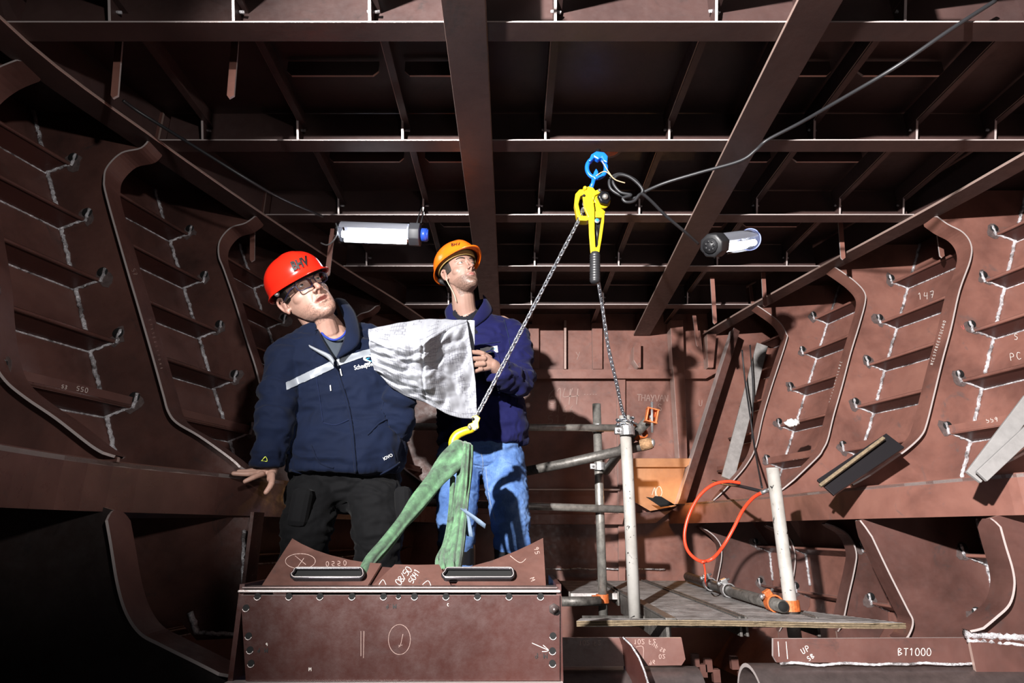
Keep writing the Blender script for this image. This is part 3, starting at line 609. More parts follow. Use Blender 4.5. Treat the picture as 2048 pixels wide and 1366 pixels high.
ribbon(strokes('BT1000', 1796, 1311, 14, 0, .82)+strokes('UP', 1606, 1308, 11, 28, .9)+strokes('SB', 1618, 1322, 9, 32, .9)+[[(1556, 1283), (1558, 1313)], [(1572, 1283), (1575, 1318)]], onY(YT-.0065), 1.8, 'chalk_mark', M['chalk'], q, .0006)
mb = MB(); bead(mb, P(1560, 1328, YT-.02), P(2040, 1328, YT-.02), .004, 3); mb.build('weld_seam', M['weld'], r)
mb = MB(); bead(mb, P(1930, 1268, YT-.03), P(2050, 1275, YT-.03), .011, 5); bead(mb, P(1935, 1280, YT-.03), P(2050, 1290, YT-.03), .007, 7); mb.build('weld_scar', M['weld'], r)
# the step-like brackets seen dimly under the platform
for i, (x, y) in enumerate(((1390, 1320), (1416, 1330), (1372, 1345), (1468, 1325))):
    mb = MB(); c = P(x, y, 2.9); mb.box(c, (.03, .03, .05)); mb.box(c+Vector((.03, 0, -.04)), (.03, .03, .05)); tag(mb.build('small_bracket', M['primer_dark']), 'small dim brown bracket below the platform, %s' % ('leftmost upper', 'middle', 'lowest', 'rightmost')[i], 'bracket', 'brackets under the platform')
# ------------------------------------------------------------------ scaffold platform
def wood_mat():
    m, t, b = nt('worn_grip_boards'); pos = geo_pos(t)
    sp = t.nodes.new('ShaderNodeSeparateXYZ'); t.links.new(pos, sp.inputs[0])
    n = noise_n(t, 9, 5, .7, .4, pos); n2 = noise_n(t, 60, 3, .6, 0, pos)
    mp = t.nodes.new('ShaderNodeMapping'); mp.inputs['Scale'].default_value = (.35, 1, 1); t.links.new(pos, mp.inputs[0])
    wv = t.nodes.new('ShaderNodeTexWave'); wv.bands_direction = 'Y'; wv.inputs['Scale'].default_value = 13; wv.inputs['Distortion'].default_value = .9; wv.inputs['Detail'].default_value = 3; wv.inputs['Detail Scale'].default_value = 6
    t.links.new(mp.outputs[0], wv.inputs['Vector'])
    r = ramp(t, wv.outputs[0], [(.22, (.015, .013, .012)), (.5, (.40, .365, .35)), (.9, (.66, .62, .60))])
    r2 = ramp(t, n.outputs[0], [(.35, (.35, .33, .32)), (.65, (1, 1, 1))])
    mx = t.nodes.new('ShaderNodeMixRGB'); mx.blend_type = 'MULTIPLY'; mx.inputs[0].default_value = 1
    t.links.new(r.outputs[0], mx.inputs[1]); t.links.new(r2.outputs[0], mx.inputs[2]); t.links.new(mx.outputs[0], b.inputs['Base Color'])
    b.inputs['Roughness'].default_value = .75; bump(t, b, wv.outputs[0], .5, .004); return m
M['boards'] = wood_mat()
M['ply_edge'] = flat('plywood_edge', (.17, .125, .075), .8, 0, .5, 70, var=.4)
M['ply_dark'] = flat('plywood_glue', (.10, .07, .04), .9, 0, .3, 70)
M['galv'] = flat('galvanised_tube', (.36, .34, .31), .38, .65, .25, 35, var=.35)
M['galv_dark'] = flat('dirty_tube', (.12, .11, .10), .5, .5, .4, 35, var=.5)
M['clamp'] = flat('clamp_steel', (.45, .44, .44), .35, .8, .3, 80, var=.3)
M['rust'] = flat('orange_coupler', (.50, .12, .03), .5, .2, .4, 60, var=.35)
def white_pole_mat():
    m, t, b = nt('chipped_white_paint'); pos = geo_pos(t); n = noise_n(t, 34, 3, .6, .8, pos); n2 = noise_n(t, 7, 4, .6, .3, pos)
    r = ramp(t, n.outputs[0], [(.32, (.03, .028, .028)), (.36, (.42, .40, .375))]); r2 = ramp(t, n2.outputs[0], [(.3, (.6, .58, .55)), (.65, (1, 1, 1))])
    mx = t.nodes.new('ShaderNodeMixRGB'); mx.blend_type = 'MULTIPLY'; mx.inputs[0].default_value = 1
    t.links.new(r.outputs[0], mx.inputs[1]); t.links.new(r2.outputs[0], mx.inputs[2]); t.links.new(mx.outputs[0], b.inputs['Base Color']); b.inputs['Roughness'].default_value = .45; return m
M['wpole'] = white_pole_mat()
ZP = -.33
for i, (x0, x1, y0, y1) in enumerate(((.30, .565, 3.42, 4.25), (.585, .86, 2.46, 4.25), (.875, 1.15, 2.46, 4.25))):
    root = thing('scaffold_board', 'grey grooved scaffold board of the platform, %s' % ('short left one', 'middle one', 'right one beside the dark tube')[i], 'scaffold board', ((x0+x1)/2, y0, ZP), 'platform boards')
    mb = MB(); mb.box(((x0+x1)/2, (y0+y1)/2, ZP), (x1-x0-.02, y1-y0, .03)); mb.build('deck_panel', M['boards'], root)
    for xs in (x0+.004, x1-.004):
        mb = MB(); mb.box((xs, (y0+y1)/2, ZP-.012), (.010, y1-y0, .07)); mb.build('side_rail', M['galv_dark'], root, bevel=.002)
mb = MB(); pa = [(.235, 2.395), (1.42, 2.37), (1.17, 2.75), (1.15, 2.455), (.60, 2.455), (.26, 2.47)]
zp = ZP+.014
root = thing('plywood_sheet', 'rough-edged plywood sheet under the front of the scaffold boards', 'plywood sheet', (.8, 2.5, zp-.01))
for k in range(5):
    mb = MB(); zz = zp-k*.0037; j = .0022*(k % 2)+.002*noise.noise(Vector((k, 2, 0)))
    n = 40; fr = []
    for i in range(n+1):
        t = i/n; x = pa[0][0]+(pa[1][0]-pa[0][0])*t; y = pa[0][1]+(pa[1][1]-pa[0][1])*t+j+.010*noise.noise(Vector((t*34, k*2.1, 0))); fr.append(Vector((x, y, zz+.004*math.sin(t*5))))
    poly = fr+[Vector((x, y, zz)) for x, y in pa[2:]]
    mb.plate(poly, (0, 0, 1), .0035, 0, 1); mb.build('ply_layer', [M['boards'] if k == 0 else M['ply_edge'], M['ply_edge'] if k % 2 == 0 else M['ply_dark']], root)
mb = MB(); mb.box((.57, 2.9, ZP-.03), (.012, .98, .09)); mb.box((.585, 2.9, ZP+.02), (.04, .98, .008)); mb.box((.585, 2.9, ZP-.075), (.04, .98, .008)); tag(mb.build('channel_beam', M['galv_dark'], bevel=.002), 'grey steel channel carrying the left side of the platform', 'beam')
# ------------------------------------------------------------------ scaffold tubes
def tube_thing(pts, r, mat, label, hollow=None, name='scaffold_tube'):
    root = thing(name, label, 'scaffold tube', pts[0]); mb = MB(); mb.tube(pts, r, 20); mb.build('tube', mat, root)
    if hollow is not None:
        e = Vector(pts[hollow]); o_ = Vector(pts[hollow-1 if hollow == -1 else 1]); d = (e-o_).normalized()
        mb = MB(); mb.tube([e, e+d*.002], r*.80, 20); mb.build('tube_bore', M['black'], root)
    return root
tube_thing([P(1193, 808, 3.3), P(1207, 1240, 3.3)], .0235, M['galv'], 'upright galvanised scaffold tube left of the white pole')
wp = tube_thing([P(1249, 832, 2.75), P(1256, 950, 2.75), P(1270, 1246, 2.75)], .026, M['wpole'], 'upright white painted scaffold pole with the chain wrapped round its top', name='scaffold_pole')
tube_thing([P(1545, 936, 2.62), P(1560, 1050, 2.62), P(1583, 1225, 2.62), P(1590, 1275, 2.62)], .026, M['wpole'], 'chipped white pole leaning at the right corner of the platform', 0, 'scaffold_pole')
tube_thing([P(790, 853, 3.24), P(1240, 856, 3.24)], .0195, M['galv'], 'horizontal handrail tube running behind both men at waist height')
tube_thing([P(790, 1003, 3.24), P(1255, 1019, 3.24)], .0195, M['galv'], 'lower horizontal handrail tube behind the jeans')
tube_thing([P(860, 980, 3.25), P(1130, 927, 3.0), P(1302, 888, 2.84)], .0235, M['galv_dark'], 'dirty diagonal scaffold tube crossing in front of the uprights', -1)
tube_thing([P(1212, 942, 3.3), P(1250, 890, 2.95), P(1306, 830, 2.7)], .023, M['galv_dark'], 'short dark tube slanting up to the rusty base plate')
tube_thing([P(1375, 1153, 4.0), P(1470, 1185, 3.1), P(1566, 1213, 2.56)], .0245, M['galv_dark'], 'dark tube lying along the right edge of the platform', -1)
tube_thing([(.30, 2.80, -.368), (1.3, 2.80, -.368)], .022, M['galv_dark'], 'dark ledger tube hidden under the front of the platform')
tube_thing([P(1122, 1203, 3.15), P(1200, 1202, 3.2)], .022, M['galv_dark'], 'short horizontal tube between the box and the upright at platform level')
def coupler(c, r, ax, mat, label, sc=1.0):
    """band clamp with hinged strap, bolt and nut around a tube of axis ax"""
    ax = Vector(ax).normalized(); u = ax.cross(Vector((0, 1, 0))).normalized(); v = ax.cross(u).normalized(); c = Vector(c)
    root = thing('pipe_coupler', label, 'pipe coupler', c, 'scaffold couplers'); mb = MB(); n = 20; w_ = .02*sc
    rings = []
    for rr, s_ in ((r+.007, -1), (r+.007, 1), (r+.001, 1), (r+.001, -1)):
        rings.append([c+ax*w_*s_+(u*math.cos(2*PI*j/n)+v*math.sin(2*PI*j/n))*rr for j in range(n)])
    mb.loft(rings, 0, closed=True, cap=False, smooth=False); mb.build('clamp_band', mat, root)
    mb = MB(); q = c+u*(r+.016)*(-1 if u.x > 0 else 1); R = Matrix((u, v, ax)).transposed(); mb.box(q, (.024, .03, w_*1.5), R); mb.build('clamp_lug', mat, root, bevel=.003)
    mb = MB(); mb.tube([q-v*.035, q+v*.03], .006, 10); mb.build('clamp_bolt', M['clamp'], root)
    mb = MB(); mb.tube([q-v*.034, q-v*.020], .011, 6); mb.build('clamp_nut', M['clamp'], root); return root
coupler(P(1196, 857, 3.28), .0255, (0, 0, 1), M['clamp'], 'grey coupler joining the handrail to the galvanised upright')
coupler(P(1200, 933, 3.28), .0255, (0, 0, 1), M['clamp'], 'grey coupler on the galvanised upright below the diagonal tube')
coupler(P(1254, 862, 2.73), .028, (0, 0, 1), M['clamp'], 'grey coupler near the top of the white pole')
coupler(P(1254, 905, 2.88), .026, P(1302, 888, 2.84)-P(1130, 927, 3.0), M['rust'], 'orange band coupler round the diagonal tube at the white pole')
coupler(P(1280, 868, 2.85), .025, P(1306, 830, 2.7)-P(1250, 890, 2.95), M['rust'], 'orange coupler on the short slanting tube')
coupler(P(1205, 1197, 3.28), .0255, (0, 0, 1), M['rust'], 'rust red coupler low on the galvanised upright at platform level')
coupler(P(1547, 1206, 2.66), .027, P(1566, 1213, 2.56)-P(1470, 1185, 3.1), M['rust'], 'bright orange coupler near the open end of the dark tube')
coupler(P(1581, 1211, 2.60), .028, P(1590, 1275, 2.62)-P(1560, 1050, 2.62), M['rust'], 'bright orange coupler round the foot of the leaning white pole')
coupler(P(1456, 1180, 3.2), .027, P(1470, 1185, 3.1)-P(1375, 1153, 4.0), M['clamp'], 'grey coupler halfway along the dark platform tube')
coupler(P(1420, 1168, 3.5), .027, P(1470, 1185, 3.1)-P(1375, 1153, 4.0), M['clamp'], 'grey coupler under the end of the red hose tie')
# rusty base plate clamp with its pin
r = thing('rusty_clamp', 'rusty orange clamp bracket with steel pin at the slanting tube end', 'clamp', P(1304, 830, 2.68))
mb = MB(); R = Matrix.Rotation(.25, 3, 'Y'); c = P(1303, 832, 2.68)
mb.box(c+R@Vector((-.022, 0, 0)), (.007, .04, .06), R); mb.box(c+R@Vector((.022, 0, 0)), (.007, .04, .06), R); mb.box(c+R@Vector((0, .02, 0)), (.05, .007, .06), R); mb.box(c+R@Vector((0, 0, .03)), (.056, .045, .006), R); mb.box(c+R@Vector((0, 0, -.03)), (.056, .045, .006), R)
mb.build('clamp_frame', M['rust'], r, bevel=.002)
mb = MB(); mb.tube([c+R@Vector((-.012, -.012, .06)), c+R@Vector((.014, -.012, -.075))], .006, 10); mb.build('clamp_pin', M['clamp'], r)
r = thing('rusty_end_cap', 'tan rusted fitting stuck in the open end of the diagonal tube', 'fitting', P(1291, 890, 2.82))
mb = MB(); d = (P(1302, 888, 2.84)-P(1130, 927, 3.0)).normalized(); c = P(1290, 889, 2.81); mb.tube([c-d*.02, c+d*.012, c+d*.035], [.027, .028, .024], 14); mb.build('rusted_sleeve', flat('tan_rust', (.28, .16, .08), .8, .1, .8, 90, var=.5), r)
mb = MB(); mb.sphere(c+d*.036, (.012, .012, .018)); mb.build('pale_plug', M['clamp'], r)
# ------------------------------------------------------------------ hoses, boards and loose things on the right
def hose(pts, r, mat, name, label, cat, n=8):
    mb = MB(); mb.tube(spline([P(*p) for p in pts], n), r, 8); return tag(mb.build(name, mat), label, cat)
M['red_hose'] = flat('red_rubber', (.85, .055, .02), .35)
M['cable'] = flat('black_rubber', (.018, .018, .02), .45)
ho = thing('red_hose', 'bright red air hose hanging in a loop beside the orange plate', 'hose', P(1410, 1122, 3.0))
mb = MB(); mb.tube(spline([P(*p) for p in [(1480, 966, 2.95), (1455, 963, 2.95), (1425, 970, 2.95), (1398, 993, 2.95), (1378, 1030, 2.95), (1369, 1070, 2.95), (1376, 1102, 2.95), (1400, 1122, 2.95), (1425, 1117, 2.95), (1448, 1090, 2.9), (1468, 1055, 2.88), (1486, 1020, 2.85), (1506, 996, 2.8), (1524, 985, 2.75)]], 8), .0075, 10); mb.build('hose_loop', M['red_hose'], ho)
mb = MB(); mb.tube(spline([P(1406, 1120, 2.94), P(1410, 1140, 2.96), P(1411, 1165, 3.0), P(1413, 1172, 3.3)], 6), .004, 8); mb.tube([P(1402, 1125, 2.93), P(1412, 1122, 2.93)], .006, 8); mb.build('tie_cord', M['red_hose'], ho)
mb = MB(); mb.tube([P(1522, 986, 2.75), P(1536, 980, 2.74)], .009, 10); mb.tube([P(1536, 980, 2.74), P(1545, 972, 2.74)], .006, 10); mb.build('brass_coupling', M['clamp'], ho)
hose([(1426, 962, 4.0), (1450, 968, 3.4), (1478, 972, 3.0), (1524, 983, 2.8)], .008, M['cable'], 'black_hose', 'black hose with coupling joining the red hose loop', 'hose')
hose([(1484, 700, 4.2), (1490, 760, 4.2), (1500, 830, 4.1), (1510, 900, 4.0), (1524, 975, 3.4)], .006, M['cable'], 'hanging_cable', 'dark cable hanging from the deck behind the farthest right frame', 'cable')
hose([(1500, 690, 4.3), (1506, 780, 4.25), (1504, 860, 4.2), (1502, 960, 4.1)], .005, M['cable'], 'hanging_cable', 'second thin dark cable hanging by the grey leaning plank', 'cable')
M['greywood'] = flat('weathered_wood', (.27, .25, .24), .8, 0, .3, 25, var=.2)
M['palewood'] = flat('pale_painted_wood', (.24, .23, .225), .7, 0, .2, 25, var=.12)
def plank(a, b, wdt, th, mats, name, label, Wv=(1, 0, 0)):
    a, b = Vector(a), Vector(b); d = b-a; Wv = Vector(Wv); Wv = (Wv-d.normalized()*Wv.dot(d.normalized())).normalized(); Tn = d.normalized().cross(Wv)
    mb = MB(); mb.hexa([a-Wv*wdt/2-Tn*th/2, a+Wv*wdt/2-Tn*th/2, a+Wv*wdt/2+Tn*th/2, a-Wv*wdt/2+Tn*th/2, b-Wv*wdt/2-Tn*th/2, b+Wv*wdt/2-Tn*th/2, b+Wv*wdt/2+Tn*th/2, b-Wv*wdt/2+Tn*th/2])
    return tag(mb.build(name, mats, bevel=.002), label, 'plank')
plank(P(1524, 690, 4.45), P(1455, 958, 4.2), .085, .02, M['greywood'], 'leaning_plank', 'grey wooden plank leaning behind the farthest right frame')
plank(P(2062, 800, 2.05), P(1946, 955, 2.0), .05, .012, M['palewood'], 'pale_board', 'long pale board leaning at the right edge, upper one')
plank(P(2085, 838, 2.0), P(1962, 953, 1.97), .04, .012, M['palewood'], 'pale_board', 'long pale board leaning at the right edge, lower one')
plank(P(1790, 882, 2.6), P(1650, 976, 2.62), .09, .015, M['gate'], 'dark_plank', 'dark flat plank with yellow edge lying on the ledge on the right', (0, .5, 1))
plank(P(1768, 876, 2.58), P(1640, 972, 2.6), .014, .016, M['ply_edge'], 'yellow_batten', 'thin yellowish batten along the dark plank on the ledge', (0, .5, 1))
mb = MB(); c = P(1585, 846, 3.36); rr = random.Random(3)
mb.sphere(c, (.045, .03, .02), 12, 8); mb.v = [tuple(Vector(v)+Vector((rr.uniform(-.008, .008), rr.uniform(-.008, .008), rr.uniform(-.006, .006)))) for v in mb.v]
tag(mb.build('crumpled_tissue', flat('white_tissue', (.8, .78, .76), .9)), 'small crumpled white tissue lying on a stiffener of the right wall', 'tissue')
# ------------------------------------------------------------------ cables under the deck
hose([(246, 201, 1.9), (275, 222, 1.95), (323, 252, 2.0), (400, 300, 2.05), (500, 362, 2.15), (560, 396, 2.3), (645, 433, 2.7)], .0065, M['cable'], 'slack_cable', 'dark cable slung from the upper left towards the lit tube lamp', 'cable')
hose([(1990, 2, 1.5), (1900, 60, 1.52), (1790, 135, 1.6), (1680, 200, 1.75), (1600, 246, 1.9), (1535, 280, 2.0), (1512, 300, 2.02), (1480, 322, 2.05), (1400, 345, 2.1), (1330, 366, 2.15), (1288, 384, 2.2)], .007, M['cable'], 'slack_cable', 'long black cable slung from the upper right towards the hoist', 'cable')
hose([(1288, 384, 2.2), (1270, 360, 2.2), (1240, 348, 2.2), (1220, 358, 2.2), (1222, 378, 2.2), (1245, 392, 2.2), (1270, 396, 2.2), (1285, 380, 2.19), (1262, 356, 2.18), (1238, 350, 2.18), (1226, 364, 2.18), (1240, 384, 2.18), (1262, 390, 2.18), (1246, 396, 2.18), (1252, 404, 2.18), (1268, 402, 2.18), (1282, 388, 2.18), (1300, 400, 2.2), (1330, 430, 2.25), (1370, 464, 2.32), (1396, 488, 2.4)], .0065, M['cable'], 'coiled_cable', 'black cable coiled beside the blue shackle and running to the small lamp', 'cable')
M['string'] = flat('tan_string', (.42, .30, .18), .9)
hose([(1204, 322, 2.16), (1218, 345, 2.15), (1230, 359, 2.15), (1250, 366, 2.15)], .0022, M['string'], 'tie_string', 'tan string tying the coiled cable to the blue shackle', 'string')
hose([(1192, 352, 2.15), (1210, 343, 2.14), (1228, 358, 2.15)], .0022, M['string'], 'tie_string', 'loose tan string end across the blue shackle', 'string')
# ------------------------------------------------------------------ tube lamps
def tube_glow():
    m, t, b = nt('lit_lamp_tube'); b.inputs['Base Color'].default_value = (.9, .9, .92, 1); b.inputs['Emission Color'].default_value = (.93, .95, 1, 1); b.inputs['Emission Strength'].default_value = 11; return m
M['tube'] = tube_glow()
def glass():
    m = bpy.data.materials.new('clear_lamp_glass'); m.use_nodes = True; t = m.node_tree; t.nodes.clear()
    o = t.nodes.new('ShaderNodeOutputMaterial'); a = t.nodes.new('ShaderNodeBsdfTransparent'); g = t.nodes.new('ShaderNodeBsdfGlossy'); g.inputs[1].default_value = .08
    mx = t.nodes.new('ShaderNodeMixShader'); mx.inputs[0].default_value = .12; a.inputs[0].default_value = (.95, .96, .98, 1)
    t.links.new(a.outputs[0], mx.inputs[1]); t.links.new(g.outputs[0], mx.inputs[2]); t.links.new(mx.outputs[0], o.inputs[0]); return m
M['glass'] = glass(); M['lampgrey'] = flat('grey_lamp_cap', (.05, .052, .06), .5); M['bluecap'] = flat('blue_plug', (.02, .07, .45), .35)
M['reflector'] = flat('lamp_reflector', (.42, .43, .48), .35, .3, .3, 60)
def tube_lamp(a, b, r, label, plug):
    a, b = Vector(a), Vector(b); d = (b-a).normalized(); up = (Vector((0, 0, 1))-d*d.z).normalized(); sd = d.cross(up); L = (b-a).length
    root = thing('tube_lamp', label, 'work lamp', (a+b)/2, 'work lamps'); n = 28
    mb = MB(); mb.tube([a, b], r, n); mb.build('glass_tube', M['glass'], root)
    for s_ in (0, 1): # fluorescent tubes low in the housing
        mb = MB(); o_ = -up*r*.42+sd*r*(.42 if s_ else -.42); mb.tube([a+d*.02+o_, b-d*.02+o_], r*.30, 12); mb.build('light_tube', M['tube'], root)
    mb = MB(); rings = [[p+(up*math.sin(t)+sd*math.cos(t))*r*q for t in [PI*k/12 for k in range(13)]] for p, q in ((a+d*.008, .93), (b-d*.008, .93))]
    mb.grid(rings); mb.build('reflector_sheet', M['reflector'], root)
    return root, d, up, sd
lr, d, up, sd = tube_lamp(P(680, 464, 2.66), P(820, 469, 2.66), .056, 'long lit tube lamp hanging under the deck left of the orange helmet', True)
b = P(820, 469, 2.66); mb = MB(); mb.tube([b, b+d*.052], .060, 8); mb.build('end_cap', M['lampgrey'], lr, bevel=.004)
mb = MB(); mb.tube([b+d*.052, b+d*.058, b+d*.085], [.02, .033, .033], 16); mb.tube([b+d*.085, b+d*.09], .028, 16); mb.build('blue_plug', M['bluecap'], lr)
a = P(680, 464, 2.66); mb = MB(); mb.tube([a-d*.004, a], .057, 24); mb.build('tube_end', M['glass'], lr)
mb = MB(); mb.tube(spline([P(672, 447, 2.7), P(676, 462, 2.68), P(668, 480, 2.7), P(655, 490, 2.72), P(642, 486, 2.74)], 6), .004, 6); mb.build('hook_wire', M['clamp'], lr)
mb = MB(); mb.tube([P(846, 408, 2.78), P(838, 430, 2.7), P(834, 446, 2.66)], .003, 6); mb.tube([P(850, 408, 2.78), P(846, 430, 2.7), P(842, 446, 2.66)], .003, 6); mb.build('hanging_cord', M['cable'], lr)
a, b = P(1436, 489, 2.50), P(1500, 479, 2.72)
lr, d, up, sd = tube_lamp(a, b, .053, 'short lit tube lamp with black ribbed cap right of the hoist', False)
mb = MB(); mb.tube([a-d*.075, a-d*.07, a-d*.02, a+d*.003], [.045, .056, .058, .058], 8); mb.build('end_cap', M['cable'], lr, bevel=.003)
mb = MB(); mb.tube([a-d*.085, a-d*.075], .035, 12)
for k in range(7): q = a-d*.086+(up*math.cos(2*PI*k/7)+sd*math.sin(2*PI*k/7))*.02; mb.tube([q, q+d*.012], .007, 6)
mb.build('cap_boss', M['cable'], lr)
mb = MB(); mb.tube([b, b+d*.012, b+d*.02], [.055, .054, .045], 24); mb.build('end_lens', M['glass'], lr)
M['lens_ring'] = flat('pale_blue_ring', (.25, .3, .6), .3); mb = MB(); mb.tube([b+(up*math.cos(2*PI*k/30)+sd*math.sin(2*PI*k/30))*.054 for k in range(30)], .0025, 6, closed=True); mb.build('end_ring', M['lens_ring'], lr)

mb = MB(); mb.box((-.45, 2.72, -.564), (1.1, 1.15, .012))
for x in (-.85, -.1): mb.box((x, 2.72, -.735), (.03, 1.1, .33))
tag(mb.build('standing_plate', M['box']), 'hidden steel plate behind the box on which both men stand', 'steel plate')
# ------------------------------------------------------------------ people
def fabric(name, col, bs=500, rough=.85, var=.12, sheen=.03):
    m, t, b = nt(name); pos = geo_pos(t); n = noise_n(t, bs, 2, .5, 0, pos); n2 = noise_n(t, 14, 4, .6, .3, pos)
    r = ramp(t, n2.outputs[0], [(.3, tuple(c*(1-var) for c in col)), (.7, tuple(c*(1+var) for c in col))]); t.links.new(r.outputs[0], b.inputs['Base Color'])
    b.inputs['Roughness'].default_value = rough; b.inputs['Specular IOR Level'].default_value = .18; b.inputs['Sheen Weight'].default_value = sheen; b.inputs['Sheen Roughness'].default_value = .5
    bump(t, b, n.outputs[0], .25, .002); return m
M['navy'] = fabric('navy_softshell', (.0022, .0058, .021)); M['royal'] = fabric('dark_blue_workwear', (.004, .0045, .042)); M['blackcloth'] = fabric('black_trouser_cloth', (.0028, .0028, .0035), sheen=.02)
M['greyshirt'] = fabric('grey_tshirt', (.045, .055, .07)); M['blackshirt'] = fabric('black_tshirt', (.008, .008, .012))
def denim():
    m, t, b = nt('blue_denim'); pos = geo_pos(t); n = noise_n(t, 260, 3, .6, 0, pos); n2 = noise_n(t, 9, 5, .65, .6, pos)
    mp = t.nodes.new('ShaderNodeMapping'); mp.inputs['Scale'].default_value = (5, 5, 1); t.links.new(pos, mp.inputs[0]); n3 = noise_n(t, 60, 3, .6, 0, mp.outputs[0])
    r = ramp(t, n2.outputs[0], [(.3, (.035, .085, .24)), (.5, (.065, .14, .33)), (.72, (.14, .24, .45))]); r2 = ramp(t, n3.outputs[0], [(.3, (.75, .78, .85)), (.7, (1.1, 1.1, 1.1))])
    mx = t.nodes.new('ShaderNodeMixRGB'); mx.blend_type = 'MULTIPLY'; mx.inputs[0].default_value = 1; t.links.new(r.outputs[0], mx.inputs[1]); t.links.new(r2.outputs[0], mx.inputs[2]); t.links.new(mx.outputs[0], b.inputs['Base Color'])
    b.inputs['Roughness'].default_value = .9; bump(t, b, n.outputs[0], .4, .002); return m
M['denim'] = denim()
def skin_mat():
    m, t, b = nt('skin'); a = t.nodes.new('ShaderNodeVertexColor'); a.layer_name = 'tint'; pos = geo_pos(t); n = noise_n(t, 130, 4, .6, 0, pos); n2 = noise_n(t, 24, 3, .6, 0, pos)
    mx = t.nodes.new('ShaderNodeMixRGB'); mx.blend_type = 'MULTIPLY'; mx.inputs[0].default_value = 1; r = ramp(t, n2.outputs[0], [(.3, (.90, .84, .82)), (.7, (1, 1, 1))])
    t.links.new(a.outputs[0], mx.inputs[1]); t.links.new(r.outputs[0], mx.inputs[2]); t.links.new(mx.outputs[0], b.inputs['Base Color']); b.inputs['Roughness'].default_value = .48
    b.inputs['Subsurface Weight'].default_value = .08; b.inputs['Subsurface Radius'].default_value = (.01, .004, .002); b.inputs['Subsurface Scale'].default_value = .5
    bump(t, b, n.outputs[0], .15, .002); return m
M['skin'] = skin_mat(); M['hair'] = flat('dark_brown_hair', (.018, .011, .008), .6, 0, .8, 220, var=.4)
M['eyewhite'] = flat('eye_white', (.42, .40, .39), .15); M['iris'] = flat('iris', (.03, .05, .045), .2); M['frameplastic'] = flat('dark_violet_spectacle_frame', (.02, .02, .05), .25)
M['redhelmet'] = flat('red_helmet_shell', (.80, .020, .008), .22); M['orangehelmet'] = flat('orange_helmet_shell', (.95, .16, .008), .25); M['harness'] = flat('black_helmet_harness', (.008, .008, .009), .6); M['sweatband'] = flat('ochre_sweatband', (.42, .28, .09), .8)
M['reflect'] = flat('reflective_grey_tape', (.25, .27, .30), .45, .1); M['white'] = flat('white_print', (.8, .8, .8), .7); M['bluemark'] = flat('light_blue_print', (.03, .30, .62), .6); M['bootrub'] = flat('black_rubber_boot', (.009, .009, .010), .4, 0, .2, 30)
def spec_lens():
    m = bpy.data.materials.new('spectacle_lens'); m.use_nodes = True; t = m.node_tree; t.nodes.clear(); o = t.nodes.new('ShaderNodeOutputMaterial'); a = t.nodes.new('ShaderNodeBsdfTransparent'); g = t.nodes.new('ShaderNodeBsdfGlossy'); g.inputs[1].default_value = .04
    mx = t.nodes.new('ShaderNodeMixShader'); mx.inputs[0].default_value = .05; t.links.new(a.outputs[0], mx.inputs[1]); t.links.new(g.outputs[0], mx.inputs[2]); t.links.new(mx.outputs[0], o.inputs[0]); return m
M['speclens'] = spec_lens()
def cap(mb, pts, rs, n=16, mi=0, sp=0, ell=None):
    pts = [Vector(p) for p in pts]
    if sp:
        k = len(pts); r2 = []
        for i in range(k-1):
            for j in range(sp): r2.append(rs[i]+(rs[i+1]-rs[i])*j/sp)
        r2.append(rs[-1]); pts = spline(pts, sp); rs = r2
    mb.tube(pts, rs, n, mi, ell=ell); e = .98
    mb.sphere(pts[0], rs[0]*e, n, 8); mb.sphere(pts[-1], rs[-1]*e, n, 8)
def remesh(mb, name, mat, voxel, smooth, parent=None, sub=0):
    o = mb.build(name, mat, parent); o.data.polygons.foreach_set('material_index', [0]*len(o.data.polygons))
    r = o.modifiers.new('r', 'REMESH'); r.mode = 'VOXEL'; r.voxel_size = voxel; r.use_smooth_shade = True
    if smooth: s = o.modifiers.new('s', 'SMOOTH'); s.iterations = smooth; s.factor = .5
    baked(o)
    if not o.data.materials: o.data.materials.append(mat)
    return o
def verts_np(o):
    a = np.empty(len(o.data.vertices)*3); o.data.vertices.foreach_get('co', a); return a.reshape(-1, 3)
def set_np(o, a): o.data.vertices.foreach_set('co', a.ravel()); o.data.update()
def wrinkle(o, folds, fine=.002, seed=0, mask=None):
    """cloth folds: each fold is (scale vector, amplitude) of ridged noise along the normal"""
    co = verts_np(o); nr = np.empty(len(co)*3); o.data.vertices.foreach_get('normal', nr); nr = nr.reshape(-1, 3); d = np.zeros(len(co))
    for k, (sc, amp) in enumerate(folds):
        for i, p in enumerate(co):
            q = Vector((p[0]*sc[0]+seed+k*9, p[1]*sc[1], p[2]*sc[2])); w_ = noise.noise(q*.6)
            v = noise.noise(q+Vector((w_, w_, w_))*1.2); d[i] += (1-abs(v)*3.2)*amp if amp > 0 else v*-amp
    if mask is not None: d *= mask(co)
    set_np(o, co+nr*d[:, None])
def headmat(yaw, pitch, roll):
    return Matrix.Rotation(math.radians(yaw), 3, 'Z') @ Matrix.Rotation(math.radians(-pitch), 3, 'X') @ Matrix.Rotation(math.radians(roll), 3, 'Y')
